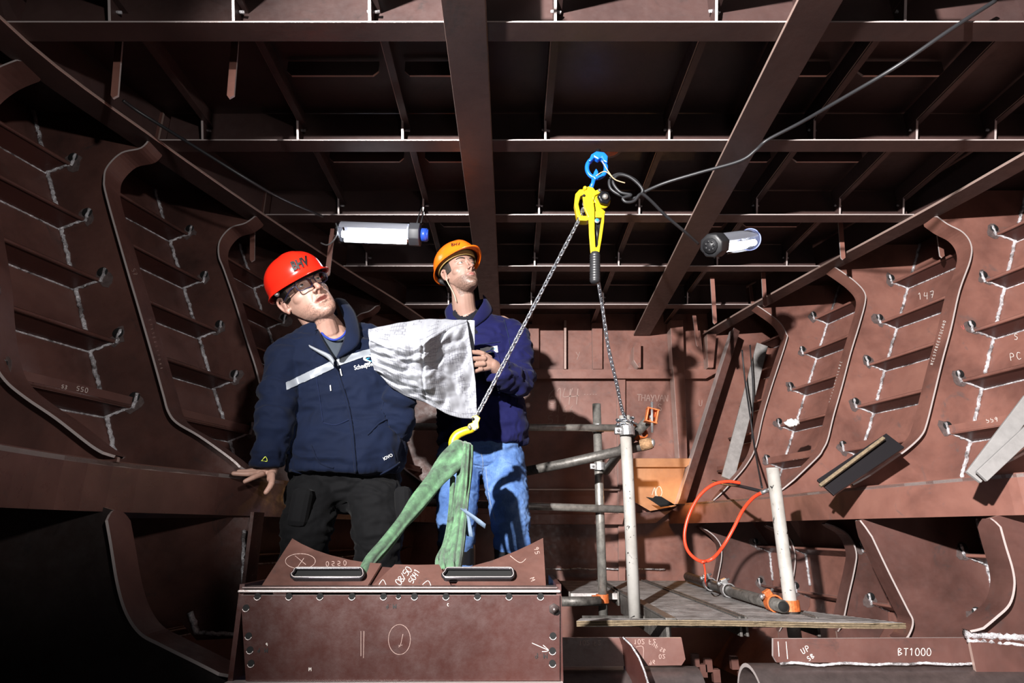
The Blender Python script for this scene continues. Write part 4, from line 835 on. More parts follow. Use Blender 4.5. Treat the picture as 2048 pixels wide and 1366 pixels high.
def head_parts(mb, C, R, s, nose=1.0, mouth_open=0, heavy=0):
    T = lambda x, y, z: C+R @ (Vector((x, y, z))*s)
    def E(c, r): mb.sphere(T(*c), tuple(q*s for q in r), 28, 20, R)
    def K(pts, rs, n=12, sp=0): cap(mb, [T(*p) for p in pts], [r*s for r in rs], n, 0, sp)
    hv = heavy
    prof = [(-.119, .014, -.080, -.050), (-.114, .028, -.090, -.040), (-.103, .040+hv*.004, -.0955, -.025), (-.085, .0515+hv*.006, -.0950, -.005), (-.062, .0600+hv*.006, -.0915, .020), (-.038, .0660+hv*.004, -.0905, .050), (-.012, .0695, -.0905, .075), (.012, .0705, -.0865, .090),
            (.034, .0730, -.0930, .099), (.055, .0745, -.0900, .103), (.078, .0700, -.0760, .099), (.098, .0560, -.0540, .080), (.112, .0380, -.0300, .055), (.120, .0150, -.0050, .028)]
    n = 48; rg = []
    for z, w_, yf, yb in [tuple(v) for v in prof]:
        yc = .012 if z > -.03 else .012-( -.03-z)*.55; row = []
        for j in range(n):
            a = 2*PI*j/n; cx, sy = math.cos(a), math.sin(a); ry = (yc-yf) if sy < 0 else (yb-yc); ry = max(ry, .02)
            row.append(T(math.copysign(abs(cx)**.90, cx)*w_, yc+math.copysign(abs(sy)**.88, sy)*ry, z))
        rg.append(row)
    mb.loft(rg)
    for g in (-1, 1):
        E((g*.037, -.0400, -.018), (.030, .032, .028))
        K([(g*.012, -.0855, .031), (g*.030, -.0825, .035), (g*.050, -.066, .030)], [.007, .0075, .006], 10, 3)
        K([(g*.0175, -.0805, .010), (g*.025, -.0845, .0180), (g*.035, -.0835, .0188), (g*.0465, -.0725, .0115)], [.0032, .0036, .0036, .003], 8, 3)
        K([(g*.0175, -.080, .008), (g*.025, -.0832, .0048), (g*.036, -.0818, .0045), (g*.0465, -.072, .0095)], [.003, .0033, .0033, .003], 8, 3)
        E((g*.0125*nose, -.100, -.0285), (.0080, .0095, .0068))
        K([(g*.074, .004, -.025), (g*.081, .016, -.028), (g*.088, .024, -.010), (g*.090, .026, .012), (g*.085, .014, .026), (g*.078, .002, .018)], [.0055, .0055, .0045, .0045, .0045, .0045], 8, 4)
        E((g*.080, .012, -.004), (.0055, .015, .024)); K([(g*.082, .004, -.012), (g*.083, .012, -.020)], [.005, .005], 8); E((g*.081, .010, -.030), (.006, .008, .010))
    K([(0, -.088, .026), (0, -.097, .006), (0, -.108, -.012), (0, -.112, -.024)], [.0068, .0070, .0082, .0098*nose], 12, 3); K([(0, -.106, -.031), (0, -.092, -.042)], [.006, .006], 10)
    E((0, -.072, -.056), (.032, .023, .024)); E((0, -.080, -.099), (.020, .020, .016))
    o = mouth_open*.004
    K([(-.024, -.083, -.0575), (-.010, -.0945, -.0535+o*.4), (0, -.0955, -.0548+o*.4), (.010, -.0945, -.0535+o*.4), (.024, -.083, -.0575)], [.003, .0043, .0040, .0043, .003], 10, 3)
    K([(-.022, -.082, -.0600-o), (0, -.0935, -.0645-o*1.6), (.022, -.082, -.0600-o)], [.003, .0052, .003], 10, 4)
def finish_head(o, C, R, s, tint, stub=0, mouth_open=0, nose=1.0):
    co = verts_np(o); Rn = np.array(R.inverted()); L = ((co-np.array(C)) @ Rn.T)/s; Rf = np.array(R)
    x, y, z = L[:, 0], L[:, 1], L[:, 2]; D = np.zeros_like(L); fr = y < -.055
    for g in (-1, 1):
        d = ((x-g*.0068)/.0042)**2+((y+.104)/.010)**2+((z+.0345)/.0035)**2; D[:, 2] += np.where(fr, np.exp(-d)*.008, 0); D[:, 1] += np.where(fr, np.exp(-d)*.004, 0)
    seam = np.exp(-((z+.0590+mouth_open*.002)/(.0016+mouth_open*.0022))**2-(x/.022)**4)*(fr & (y < -.07)); D[:, 1] += seam*(.004+.010*mouth_open)
    D[:, 1] += np.exp(-(x/.004)**2-((z+.045)/.006)**2)*.0015*fr; D[:, 1] += np.exp(-(x/.022)**2-((z+.078)/.007)**2)*.004*(y < -.06)
    for g in (-1, 1):  # cheek fold from the nose wing
        t = (z+.030)/-.030; cx = g*(.019+.012*t); D[:, 1] += np.exp(-((x-cx)/.0032)**2)*((t > 0) & (t < 1) & fr)*np.sin(np.clip(t, 0, 1)*PI)*.0022
    set_np(o, co+(D*s) @ Rf.T)
    col = np.tile(np.array([*tint, 1.0]), (len(co), 1)); hd = (np.abs(x) < .12) & (z > -.13) & (z < .14) & (np.abs(y) < .14)
    lip = np.exp(-((z+.0590)/.0078)**4-(x/.0235)**4)*(y < -.078)*hd; col[:, :3] = col[:, :3]*(1-lip[:, None]*.75)+np.array([.36, .11, .10])*lip[:, None]*.75
    red = (np.exp(-((x/.016)**2+((z+.024)/.014)**2))*(y < -.09)+(np.abs(x) > .079)*.5)*hd
    col[:, :3] *= 1-np.clip(red, 0, 1)[:, None]*np.array([.02, .22, .22])
    if stub:
        n = np.array([noise.noise(Vector(p)*260) for p in (L if len(L) < 400000 else L[:1])]) if len(L) < 400000 else 0
        m_ = (((z < -.052) | ((np.abs(z+.046) < .006) & (np.abs(x) < .026))) & (y < .0) & (z > -.125) & (y > -.125)).astype(float)*np.clip((.075-np.abs(x))/.03, 0, 1)
        m_ *= hd*(1-lip)*np.clip((-z-.040)/.02, 0, 1); m_ = np.clip(m_*(stub+.6*n), 0, .8)
        col[:, :3] = col[:, :3]*(1-m_[:, None])+np.array([.05, .032, .024])*m_[:, None]
    sd = (z > .0) & (z < .14) & (y > -.03); col[sd & hd & (np.abs(x) < .078), :3] = [.06, .04, .03]
    a = o.data.color_attributes.new('tint', 'FLOAT_COLOR', 'POINT'); a.data.foreach_set('color', col.ravel())
def head_extras(o, C, R, s, par, look=(0, 0, 0), mouth_open=0):
    T = lambda x, y, z: C+R @ (Vector((x, y, z))*s)
    for g in (-1, 1):
        c = T(g*.0325, -.0708, .0115); mb = MB(); mb.sphere(c, .0130*s, 24, 16); e = mb.build('eye', M['eyewhite'], par)
        gz = (R @ Vector((look[0], -1, look[2]))).normalized(); q = c+gz*.0130*s*.93; mb = MB(); mb.tube([q-gz*.001, q+gz*.0007*s], .0056*s, 20); ir = mb.build('iris', M['iris'], e)
        mb = MB(); mb.tube([q, q+gz*.0010*s], .0024*s, 14); mb.build('pupil', M['black'], e)
    f = onobj_local(o, R)
    for g in (-1, 1):
        mb = MB(); pts = [];
        for t in range(9):
            u = t/8; xx = g*(.013+.038*u); zz = .0315+.0065*math.sin(u*2.4)-.003*u; h = f(T(xx, -.2, zz)); pts.append((h if h else T(xx, -.09, zz)))
        mb.tube(pts, [.0020*s+.0022*s*math.sin(.5+2.3*k/8) for k in range(9)], 8, ell=(1, .8)); mb.build('eyebrow', M['hair'], par)
def onobj_local(o, R):
    wl = world_loc(o); bv = BVHTree.FromPolygons([Vector(v.co)+wl for v in o.data.vertices], [list(p.vertices) for p in o.data.polygons]); d = R @ Vector((0, 1, 0))
    return lambda p: (bv.ray_cast(p, d)[0])
def hair_cap(C, R, s, par, lo=-.035):
    T = lambda x, y, z: C+R @ (Vector((x, y, z))*s); mb = MB(); n, m = 48, 30; g = []
    for i in range(m+1):
        el = PI/2-(i/m)*(PI*.62); row = []
        for j in range(n):
            az = 2*PI*j/n; dx, dy, dz = math.cos(el)*math.sin(az), -math.cos(el)*math.cos(az), math.sin(el)
            w_ = 1+.012*noise.noise(Vector((dx*14, dy*14, dz*14)))
            row.append((dx*.0800*w_, .016+dy*.0975*w_, .030+dz*.0960*w_))
        g.append(row)
    vs = [T(*p) for r in g for p in r]; fs = []
    for i in range(m):
        for j in range(n):
            q = [g[i][j], g[i][(j+1) % n], g[i+1][(j+1) % n], g[i+1][j]]; cx = abs(sum(p[0] for p in q)/4); cy = sum(p[1] for p in q)/4; cz = sum(p[2] for p in q)/4
            if cz < .055 and cy < -.035-.0*cz: continue
            if cz < -.018 and cy < .03: continue
            fs.append((i*n+j, i*n+(j+1) % n, (i+1)*n+(j+1) % n, (i+1)*n+j))
    mb.add(vs, fs, 0, True); o = mb.build('hair', M['hair'], par); sd = o.modifiers.new('t', 'SOLIDIFY'); sd.thickness = .004; sd.offset = -1; return o
def helmet(C, R, s, tilt, mat, label, band, up=.047):
    Rh = R @ Matrix.Rotation(math.radians(tilt), 3, 'X'); T = lambda x, y, z: C+Rh @ (Vector((x, y+.004, z+up))*s)
    root = thing('safety_helmet', label, 'safety helmet', C+Rh @ Vector((0, 0, .1))); mb = MB(); n, m = 72, 22; rings = []
    for i in range(m+1):
        a = PI/2*(i/m); row = []
        for j in range(n):
            az = 2*PI*j/n; cx, cy = math.sin(az), -math.cos(az); r = math.sin(a)**.92
            x, y, z = cx*r*.1085, cy*r*.135, math.cos(a)**.85*.108
            rib = .0035*math.exp(-(x/.020)**4)*(1 if z > .05 else max(0, z/.05)) ; x *= 1; z += rib
            row.append(T(x, y, z))
        rings.append(row)
    for k, (out, dz) in enumerate(((.004, -.006), (.009, -.012), (.0115, -.0155), (.010, -.018), (.004, -.016))):
        row = []
        for j in range(n):
            az = 2*PI*j/n; cx, cy = math.sin(az), -math.cos(az); fz = max(0, math.cos(az))**3.0 if math.cos(az) > 0 else 0
            pk = fz*(.010, .028, .040, .040, .026)[k]; bk = max(0, -math.cos(az))*.010
            row.append(T(cx*(.1085+out), cy*(.135+out+pk), dz-fz*.006-bk))
        rings.append(row)
    mb.loft(rings, 0, cap=False); sh = mb.build('shell', mat, root); sd = sh.modifiers.new('t', 'SOLIDIFY'); sd.thickness = .0028*s; sd.offset = -1
    mb = MB()
    for rr, z0, z1 in ((.985, -.012, .010),):
        A = [[T(math.sin(2*PI*j/48)*.093*q, -math.cos(2*PI*j/48)*.114*q, z) for j in range(48)] for q, z in ((1.0, -.020), (1.02, .012))]
        mb.loft(A, 0, cap=False, closed=False); A2 = [[T(math.sin(2*PI*j/48)*.089*q, -math.cos(2*PI*j/48)*.110*q, z) for j in range(48)] for q, z in ((1.0, -.020), (1.02, .012))]; mb.loft(A2, 0, cap=False)
    mb.build('sweatband', band, root)
    mb = MB(); A = [[T(math.sin(2*PI*j/48)*q, -math.cos(2*PI*j/48)*q*1.24, z) for j in range(48)] for q, z in ((.098, .006), (.105, -.004))]; mb.loft(A, 0, cap=False); mb.build('harness', M['harness'], root)
    mb = MB(); mb.tube([T(-.06, .100, -.028), T(0, .125, -.034), T(.06, .100, -.028)], [.011, .014, .011], 10); mb.build('nape_strap', M['harness'], root)
    return root, sh, T
def decal_text(txt, x, y, h, ang, target, mat, parent, name, lift=.0012, shear=0, bold=0, sx=1.0):
    c = bpy.data.curves.new(name, 'FONT'); c.body = txt; c.size = 1; c.resolution_u = 3; c.offset = bold; c.shear = shear; o = bpy.data.objects.new(name, c); COL.objects.link(o)
    dg = bpy.context.evaluated_depsgraph_get(); dg.update(); me = bpy.data.meshes.new_from_object(o.evaluated_get(dg), depsgraph=dg); bpy.data.objects.remove(o)
    bm = bmesh.new(); bm.from_mesh(me); bmesh.ops.triangulate(bm, faces=bm.faces); bmesh.ops.subdivide_edges(bm, edges=[e for e in bm.edges if e.calc_length() > .12], cuts=2, use_grid_fill=False); bmesh.ops.triangulate(bm, faces=bm.faces)
    ca, sa = math.cos(math.radians(ang)), math.sin(math.radians(ang)); bad = []
    for v in bm.verts:
        X, Y_ = v.co.x*h*sx, v.co.y*h; r = target(x+X*ca-Y_*sa, y-(X*sa+Y_*ca))
        if r is None: bad.append(v); continue
        v.co = Vector(r[0])-RAY(x+X*ca-Y_*sa, y-(X*sa+Y_*ca))*lift
    bmesh.ops.delete(bm, geom=bad, context='VERTS'); bm.to_mesh(me); bm.free(); me.materials.clear(); me.materials.append(mat)
    ob = bpy.data.objects.new(name, me); COL.objects.link(ob)
    if parent: ob.parent = parent; ob.location = -world_loc(parent)
    return ob
def patch(poly, target, mat, parent, name, lift=.002, res=10):
    """a sewn-on piece: a quadrilateral in the picture, laid over the cloth beneath"""
    (a, b, c, d) = poly; mb = MB(); g = []
    nu = max(2, int(math.hypot(b[0]-a[0], b[1]-a[1])/res*2)); nv = 4
    for i in range(nv+1):
        row = []
        for j in range(nu+1):
            u, v = j/nu, i/nv; x = (a[0]*(1-u)+b[0]*u)*(1-v)+(d[0]*(1-u)+c[0]*u)*v; y = (a[1]*(1-u)+b[1]*u)*(1-v)+(d[1]*(1-u)+c[1]*u)*v
            r = target(x, y)
            if r is None: return None
            row.append(Vector(r[0])+Vector(r[1])*lift)
        g.append(row)
    mb.grid(g); return mb.build(name, mat, parent, fixn=False)
def cut(o, poly, ymax=99):
    """open the garment where the picture shows an opening"""
    wl = world_loc(o); bm = bmesh.new(); bm.from_mesh(o.data)
    def ins(x, y):
        c = False; n = len(poly)
        for i in range(n):
            x1, y1 = poly[i]; x2, y2 = poly[i-1]
            if (y1 > y) != (y2 > y) and x < (x2-x1)*(y-y1)/(y2-y1)+x1: c = not c
        return c
    dl = []
    for f in bm.faces:
        p = f.calc_center_median()+wl
        if p.y > ymax: continue
        t = p.y*CT+p.z*ST; b = (-p.y*ST+p.z*CT)/t
        if ins(1024+p.x/t*F, 683-b*F): dl.append(f)
    bmesh.ops.delete(bm, geom=dl, context='FACES'); bm.to_mesh(o.data); bm.free()
def flap(inner, outer, mat, parent, name, th=.005):
    a = spline([P(*p) for p in inner], 5); b = spline([P(*p) for p in outer], 5); g = []
    for k in range(7):
        t = k/6; g.append([x.lerp(y, t)+Vector((0, -.012*math.sin(t*PI), 0)) for x, y in zip(a, b)])
    mb = MB(); mb.grid(g); o = mb.build(name, mat, parent); s = o.modifiers.new('t', 'SOLIDIFY'); s.thickness = th; s.offset = 0; return o
def garment(secs, arms, name, mat, parent, voxel, folds, seed, mask=None, smooth=3):
    mb = MB(); n = 32
    for i in range(len(secs)-1): pass
    S = []
    for k in range(len(secs)-1):
        for j in range(5):
            t = j/5; a, b = secs[k], secs[k+1]; S.append((a[0].lerp(b[0], t), a[1]+(b[1]-a[1])*t, a[2]+(b[2]-a[2])*t, a[3]+(b[3]-a[3])*t))
    S.append(secs[-1]); rings = []
    for c, rx, ry, yaw in S:
        R = Matrix.Rotation(math.radians(yaw), 3, 'Z'); rings.append([c+R @ Vector((math.copysign(abs(math.cos(2*PI*j/n))**.85, math.cos(2*PI*j/n))*rx, math.copysign(abs(math.sin(2*PI*j/n))**.85, math.sin(2*PI*j/n))*ry, 0)) for j in range(n)])
    mb.loft(rings)
    for pts, rs in arms:
        p = spline(pts, 8); k = len(pts); r2 = []
        for i in range(k-1):
            for j in range(8): r2.append(rs[i]+(rs[i+1]-rs[i])*j/8)
        r2.append(rs[-1]); r2 = [r*(1+.035*math.sin(i*1.9+seed)+.03*math.sin(i*.9)) for i, r in enumerate(r2)]
        mb.tube(p, r2, 20); mb.sphere(p[0], r2[0]*.97, 20, 12)
    o = remesh(mb, name, mat, voxel, smooth, parent); wrinkle(o, folds, seed=seed, mask=mask)
    o.data.polygons.foreach_set('use_smooth', [True]*len(o.data.polygons)); return o
def hand(mb, palm, fingers, thumb):
    for a, b, r0, r1 in palm: cap(mb, [a, b], [r0, r1], 12)
    for ch, r in fingers+[thumb]: cap(mb, ch, [r*1.08, r*1.02, r*.92, r*.78][:len(ch)] if len(ch) > 3 else [r*1.08, r, r*.82], 12, 0, 3)
# ---------------- the man in the red helmet
def man_red():
    root = thing('person', 'man in red safety helmet, glasses and navy jacket, leaning one hand on the ledge', 'person', P(690, 1000, 2.3))
    C = P(609, 590, 2.17); R = headmat(34, 7, -37); s = 1.11; T = lambda x, y, z: C+R @ (Vector((x, y, z))*s)
    mb = MB(); head_parts(mb, C, R, s, 1.05, 1, 1)
    nb_ = P(662, 672, 2.26); cap(mb, [T(0, .022, -.035), T(0, .020, -.085), nb_, P(668, 700, 2.28)], [.060, .060, .066, .075], 20, 0, 4)
    cap(mb, [T(0, -.045, -.085), P(655, 665, 2.21)], [.035, .045], 14)
    hips = P(692, 935, 2.30)
    cap(mb, [P(668, 712, 2.28), P(685, 820, 2.30), hips], [.11, .11, .09], 20, 0, 3)
    sh, el, wr = P(576, 712, 2.22), P(547, 845, 2.14), P(541, 937, 2.165); cap(mb, [P(640, 700, 2.26), sh, el, wr], [.07, .055, .040, .0285], 14, 0, 3)
    fg = [([P(524, 948, 2.115), P(507, 955, 2.085), P(490, 963, 2.070)], .0095), ([P(518, 945, 2.13), P(496, 948, 2.10), P(467, 947, 2.085)], .0098), ([P(518, 941, 2.15), P(499, 943, 2.13), P(477, 943, 2.115)], .0092), ([P(522, 938, 2.17), P(507, 940, 2.165), P(491, 942, 2.16)], .0082)]
    hand(mb, [(wr, P(522, 948, 2.125), .023, .0125), (wr, P(518, 943, 2.14), .022, .012), (wr, P(520, 939, 2.165), .021, .0115), (P(545, 942, 2.15), P(541, 958, 2.11), .018, .013)], fg, ([P(544, 950, 2.12), P(543, 968, 2.09), P(532, 985, 2.075)], .0108))
    sh2, el2, wr2 = P(758, 702, 2.30), P(790, 850, 2.30), P(806, 758, 2.19); cap(mb, [P(700, 700, 2.28), sh2, el2, wr2], [.07, .055, .040, .0285], 14, 0, 3)
    hand(mb, [(wr2, P(806, 738, 2.17), .023, .018)], [([P(800+i*5, 734, 2.165), P(800+i*5, 720, 2.155), P(801+i*5, 708, 2.15)], .009) for i in range(4)], ([P(796, 745, 2.17), P(788, 735, 2.16), P(786, 725, 2.15)], .010))
    for hp, kn, an in ((P(640, 950, 2.30), P(612, 1085, 2.20), (-.80, 2.42, -.50)), (P(738, 950, 2.32), P(757, 1090, 2.24), (-.52, 2.44, -.50))):
        cap(mb, [hp, kn, Vector(an)], [.09, .06, .045], 16, 0, 4); cap(mb, [Vector(an), Vector(an)+Vector((0, -.13, -.06))], [.045, .035], 12)
    body = remesh(mb, 'body', M['skin'], .0027, 5, root); finish_head(body, C, R, s, (.42, .255, .20), .22, 1, 1.05); body.data.polygons.foreach_set('use_smooth', [True]*len(body.data.polygons))
    head_extras(body, C, R, s, root, (.12, 0, .25)); hair_cap(C, R, s, root)
    # trousers, shoes
    mb = MB(); cap(mb, [P(662, 940, 2.31), P(718, 940, 2.31)], [.13, .13], 20); cap(mb, [P(672, 960, 2.31), P(708, 960, 2.31)], [.12, .12], 20)
    for hp, kn, an in ((P(638, 955, 2.31), P(610, 1085, 2.22), (-.80, 2.42, -.47)), (P(742, 955, 2.32), P(757, 1090, 2.25), (-.52, 2.44, -.47))):
        p = spline([hp, kn, Vector(an)], 8); mb.tube(p, [.110-.026*i/8+.005*math.sin(i*2.1) for i in range(len(p))], 20); mb.sphere(p[0], .107, 20, 12)
    tr = remesh(mb, 'trousers', M['blackcloth'], .007, 3, root); wrinkle(tr, [((9, 9, 22), .005), ((26, 26, 34), .0022)], seed=3)
    for i, (hp, q) in enumerate(((P(598, 1015, 2.12), .07), (P(805, 1010, 2.20), .06))):
        mb = MB(); mb.box(hp+Vector((0, .03, 0)), (q, .08, .13), Matrix.Rotation(.1-.2*i, 3, 'Y')); mb.build('cargo_pocket', M['blackcloth'], root, bevel=.02)
    for an in ((-.80, 2.42, -.50), (-.52, 2.44, -.50)):
        mb = MB(); cap(mb, [Vector(an), Vector(an)+Vector((0, -.05, -.015)), Vector(an)+Vector((0, -.17, -.035))], [.055, .055, .045], 16, 0, 3); remesh(mb, 'shoe', M['bootrub'], .006, 2, root)
    # shirt under the jacket
    mb = MB(); cap(mb, [P(664, 690, 2.265), P(672, 740, 2.27), P(680, 800, 2.28)], [.098, .115, .12], 24, 0, 3)
    ts = remesh(mb, 'tshirt', M['greyshirt'], .005, 2, root); cut(ts, [(640, 600), (700, 600), (697, 655), (686, 672), (668, 680), (650, 672), (636, 655)])
    nk = spline([P(637, 652, 2.185), P(648, 671, 2.165), P(668, 680, 2.155), P(687, 671, 2.165), P(697, 652, 2.19)], 5); mb = MB(); mb.tube(nk, .0045, 8); mb.build('collar_rib', flat('bright_blue_rib', (.01, .03, .25), .8), root)
    # jacket
    secs = [(P(690, 945, 2.29), .205, .150, 4), (P(692, 900, 2.29), .215, .155, 4), (P(694, 840, 2.29), .205, .148, 6), (P(688, 780, 2.28), .215, .150, 8), (P(678, 730, 2.27), .215, .145, 8), (P(672, 700, 2.27), .200, .130, 8), (P(668, 676, 2.27), .155, .11, 8), (P(666, 655, 2.27), .105, .092, 8)]
    arms = [([P(618, 700, 2.25), P(580, 722, 2.21), P(557, 795, 2.16), P(547, 855, 2.13), P(537, 915, 2.145), P(535, 932, 2.15)], [.085, .084, .073, .066, .056, .054]), ([P(720, 688, 2.29), P(757, 712, 2.30), P(778, 790, 2.30), P(790, 850, 2.28), P(798, 810, 2.22), P(804, 772, 2.19)], [.085, .082, .072, .064, .056, .05])]
    jk = garment(secs, arms, 'jacket', M['navy'], root, .0065, [((6, 6, 12), .0085), ((15, 15, 26), .0036), ((3, 3, 5), -.016)], 11, mask=lambda c: np.clip((1.15-c[:, 2])/.5, .35, 1))
    tg = onobj(jk)
    bands = [[(571, 766), (618, 744), (623, 758), (573, 780)], [(618, 744), (664, 722), (668, 736), (623, 758)], [(669, 721), (704, 708), (708, 721), (673, 733)], [(704, 708), (745, 697), (748, 708), (708, 721)]]
    for b in bands: patch(b, tg, M['reflect'], root, 'reflective_band', .0035, 8)
    patch([(507, 838), (521, 832), (523, 838), (510, 845)], tg, M['reflect'], root, 'reflective_band', .003)
    zp = [(668, 716), (680, 760), (693, 800), (703, 850), (708, 900), (712, 944)]
    def seam(pts, r, nm, mat, lift=.003):
        L = []
        for p in spline([Vector((a, b, 0)) for a, b in pts], 6):
            h = tg(p.x, p.y)
            if h: L.append(Vector(h[0])+Vector(h[1])*lift)
        if len(L) > 2: mb = MB(); mb.tube(L, r, 7); return mb.build(nm, mat, root)
    M['seam'] = fabric('dark_seam', (.005, .010, .035))
    seam(zp, .0055, 'front_placket', M['navy'], .002); seam([(660, 712), (668, 720)], .003, 'zip_slider', M['white'])
    seam([(680, 738), (684, 752)], .0022, 'zip_puller', M['white'], .006); seam([(661, 770), (663, 782)], .0022, 'zip_puller', M['white'], .006)
    seam([(632, 752), (640, 800), (646, 845)], .0018, 'pocket_seam', M['seam'], .001); seam([(646, 846), (672, 850), (700, 838)], .0025, 'pocket_seam', M['seam'], .001); seam([(622, 890), (640, 925), (668, 936)], .003, 'pocket_seam', M['navy'], .002); seam([(735, 870), (760, 845), (775, 838)], .003, 'pocket_seam', M['navy'], .002)
    seam([(582, 940), (640, 955), (700, 960), (760, 948), (800, 925)], .004, 'hem_cord', M['navy'], .001)
    decal_text('Scheepswerf', 709, 740, 12.5, 13, tg, M['white'], root, 'chest_lettering', .004, 0, .012, .80)
    for col, pl in (('white', [[(742, 713), (732, 714), (728, 718), (734, 721), (740, 723), (737, 727), (729, 729)]]), ('bluemark', [[(739, 716), (733, 718), (738, 721), (743, 723)]])):
        ribbon(pl, tg, 3.4 if col == 'white' else 1.6, 'chest_emblem', M[col], root, .004 if col == 'white' else .0048)
    decal_text('IOVO', 768, 921, 9, 26, tg, M['white'], root, 'hem_lettering', .004, 0, .01, .9)
    ribbon([[(523, 921), (531, 913), (534, 922), (523, 920)]], tg, 1.6, 'sleeve_mark', flat('yellow_print', (.7, .8, .1), .6), root, .003)
    cut(jk, [(636, 640), (700, 600), (700, 655), (690, 690), (676, 722), (668, 720), (650, 696), (630, 668)], 2.27)
    flap([(628, 622, 2.25), (633, 650, 2.19), (647, 682, 2.12), (669, 719, 2.095)], [(606, 640, 2.26), (612, 668, 2.19), (630, 700, 2.125), (662, 722, 2.105)], M['navy'], root, 'collar')
    flap([(670, 598, 2.31), (684, 628, 2.24), (692, 665, 2.15), (673, 718, 2.10)], [(690, 600, 2.33), (712, 630, 2.25), (719, 684, 2.14), (680, 716, 2.10)], M['navy'], root, 'collar')
    flap([(618, 618, 2.36), (640, 600, 2.40), (670, 598, 2.36)], [(620, 655, 2.36), (645, 640, 2.40), (675, 630, 2.36)], M['navy'], root, 'collar')
    flap([(618, 690, 2.115), (640, 700, 2.105), (660, 708, 2.10), (670, 722, 2.09)], [(622, 697, 2.11), (640, 708, 2.102), (656, 718, 2.095), (668, 732, 2.088)], M['reflect'], root, 'collar_lining', .003)
    # glasses
    gr_ = thing('spectacles', 'dark-framed rectangular glasses worn by the man in the red helmet', 'glasses', T(0, -.1, .01)); 
    for g in (-1, 1):
        pts = []
        for k in range(28):
            a = 2*PI*k/28; cx = math.copysign(abs(math.cos(a))**.55, math.cos(a))*.0255; cz = math.copysign(abs(math.sin(a))**.6, math.sin(a))*.0175
            pts.append(T(g*.0335+cx, -.1045+abs(g*.0335+cx)**2*3.2, .007+cz-.002*(cx*g < 0)))
        mb = MB(); mb.tube(pts, .0019*s, 8, closed=True); rm = mb.build('rim', M['frameplastic'], gr_)
        mb = MB(); mb.add(pts, [tuple(range(28))]); mb.build('lens', M['speclens'], rm)
        mb = MB(); mb.tube([T(g*.059, -.093, .016), T(g*.073, -.075, .014), T(g*.081, -.02, .006), T(g*.083, .012, .004)], [.0028*s, .0022*s, .0018*s, .0018*s], 8); mb.build('temple_arm', M['frameplastic'], gr_)
    mb = MB(); mb.tube([T(-.0085, -.1035, .012), T(0, -.107, .0145), T(.0085, -.1035, .012)], .0017*s, 8); mb.build('bridge', M['frameplastic'], gr_)
    h, shl, Th = helmet(C, R, s*.92, 6, M['redhelmet'], 'glossy red safety helmet lettered BHV', M['harness'], .058)
    decal_text('BHV', 586, 541, 25, 22, onobj(shl), M['marker'], shl, 'helmet_lettering', .0068, 0, .045, .74)
    mb = MB(); mb.sphere(Th(.106, -.03, -.02), .012, 12, 8); mb.sphere(Th(-.106, -.03, -.02), .010, 12, 8); mb.build('visor_clip', M['clamp'], h)
    return root
man_red()
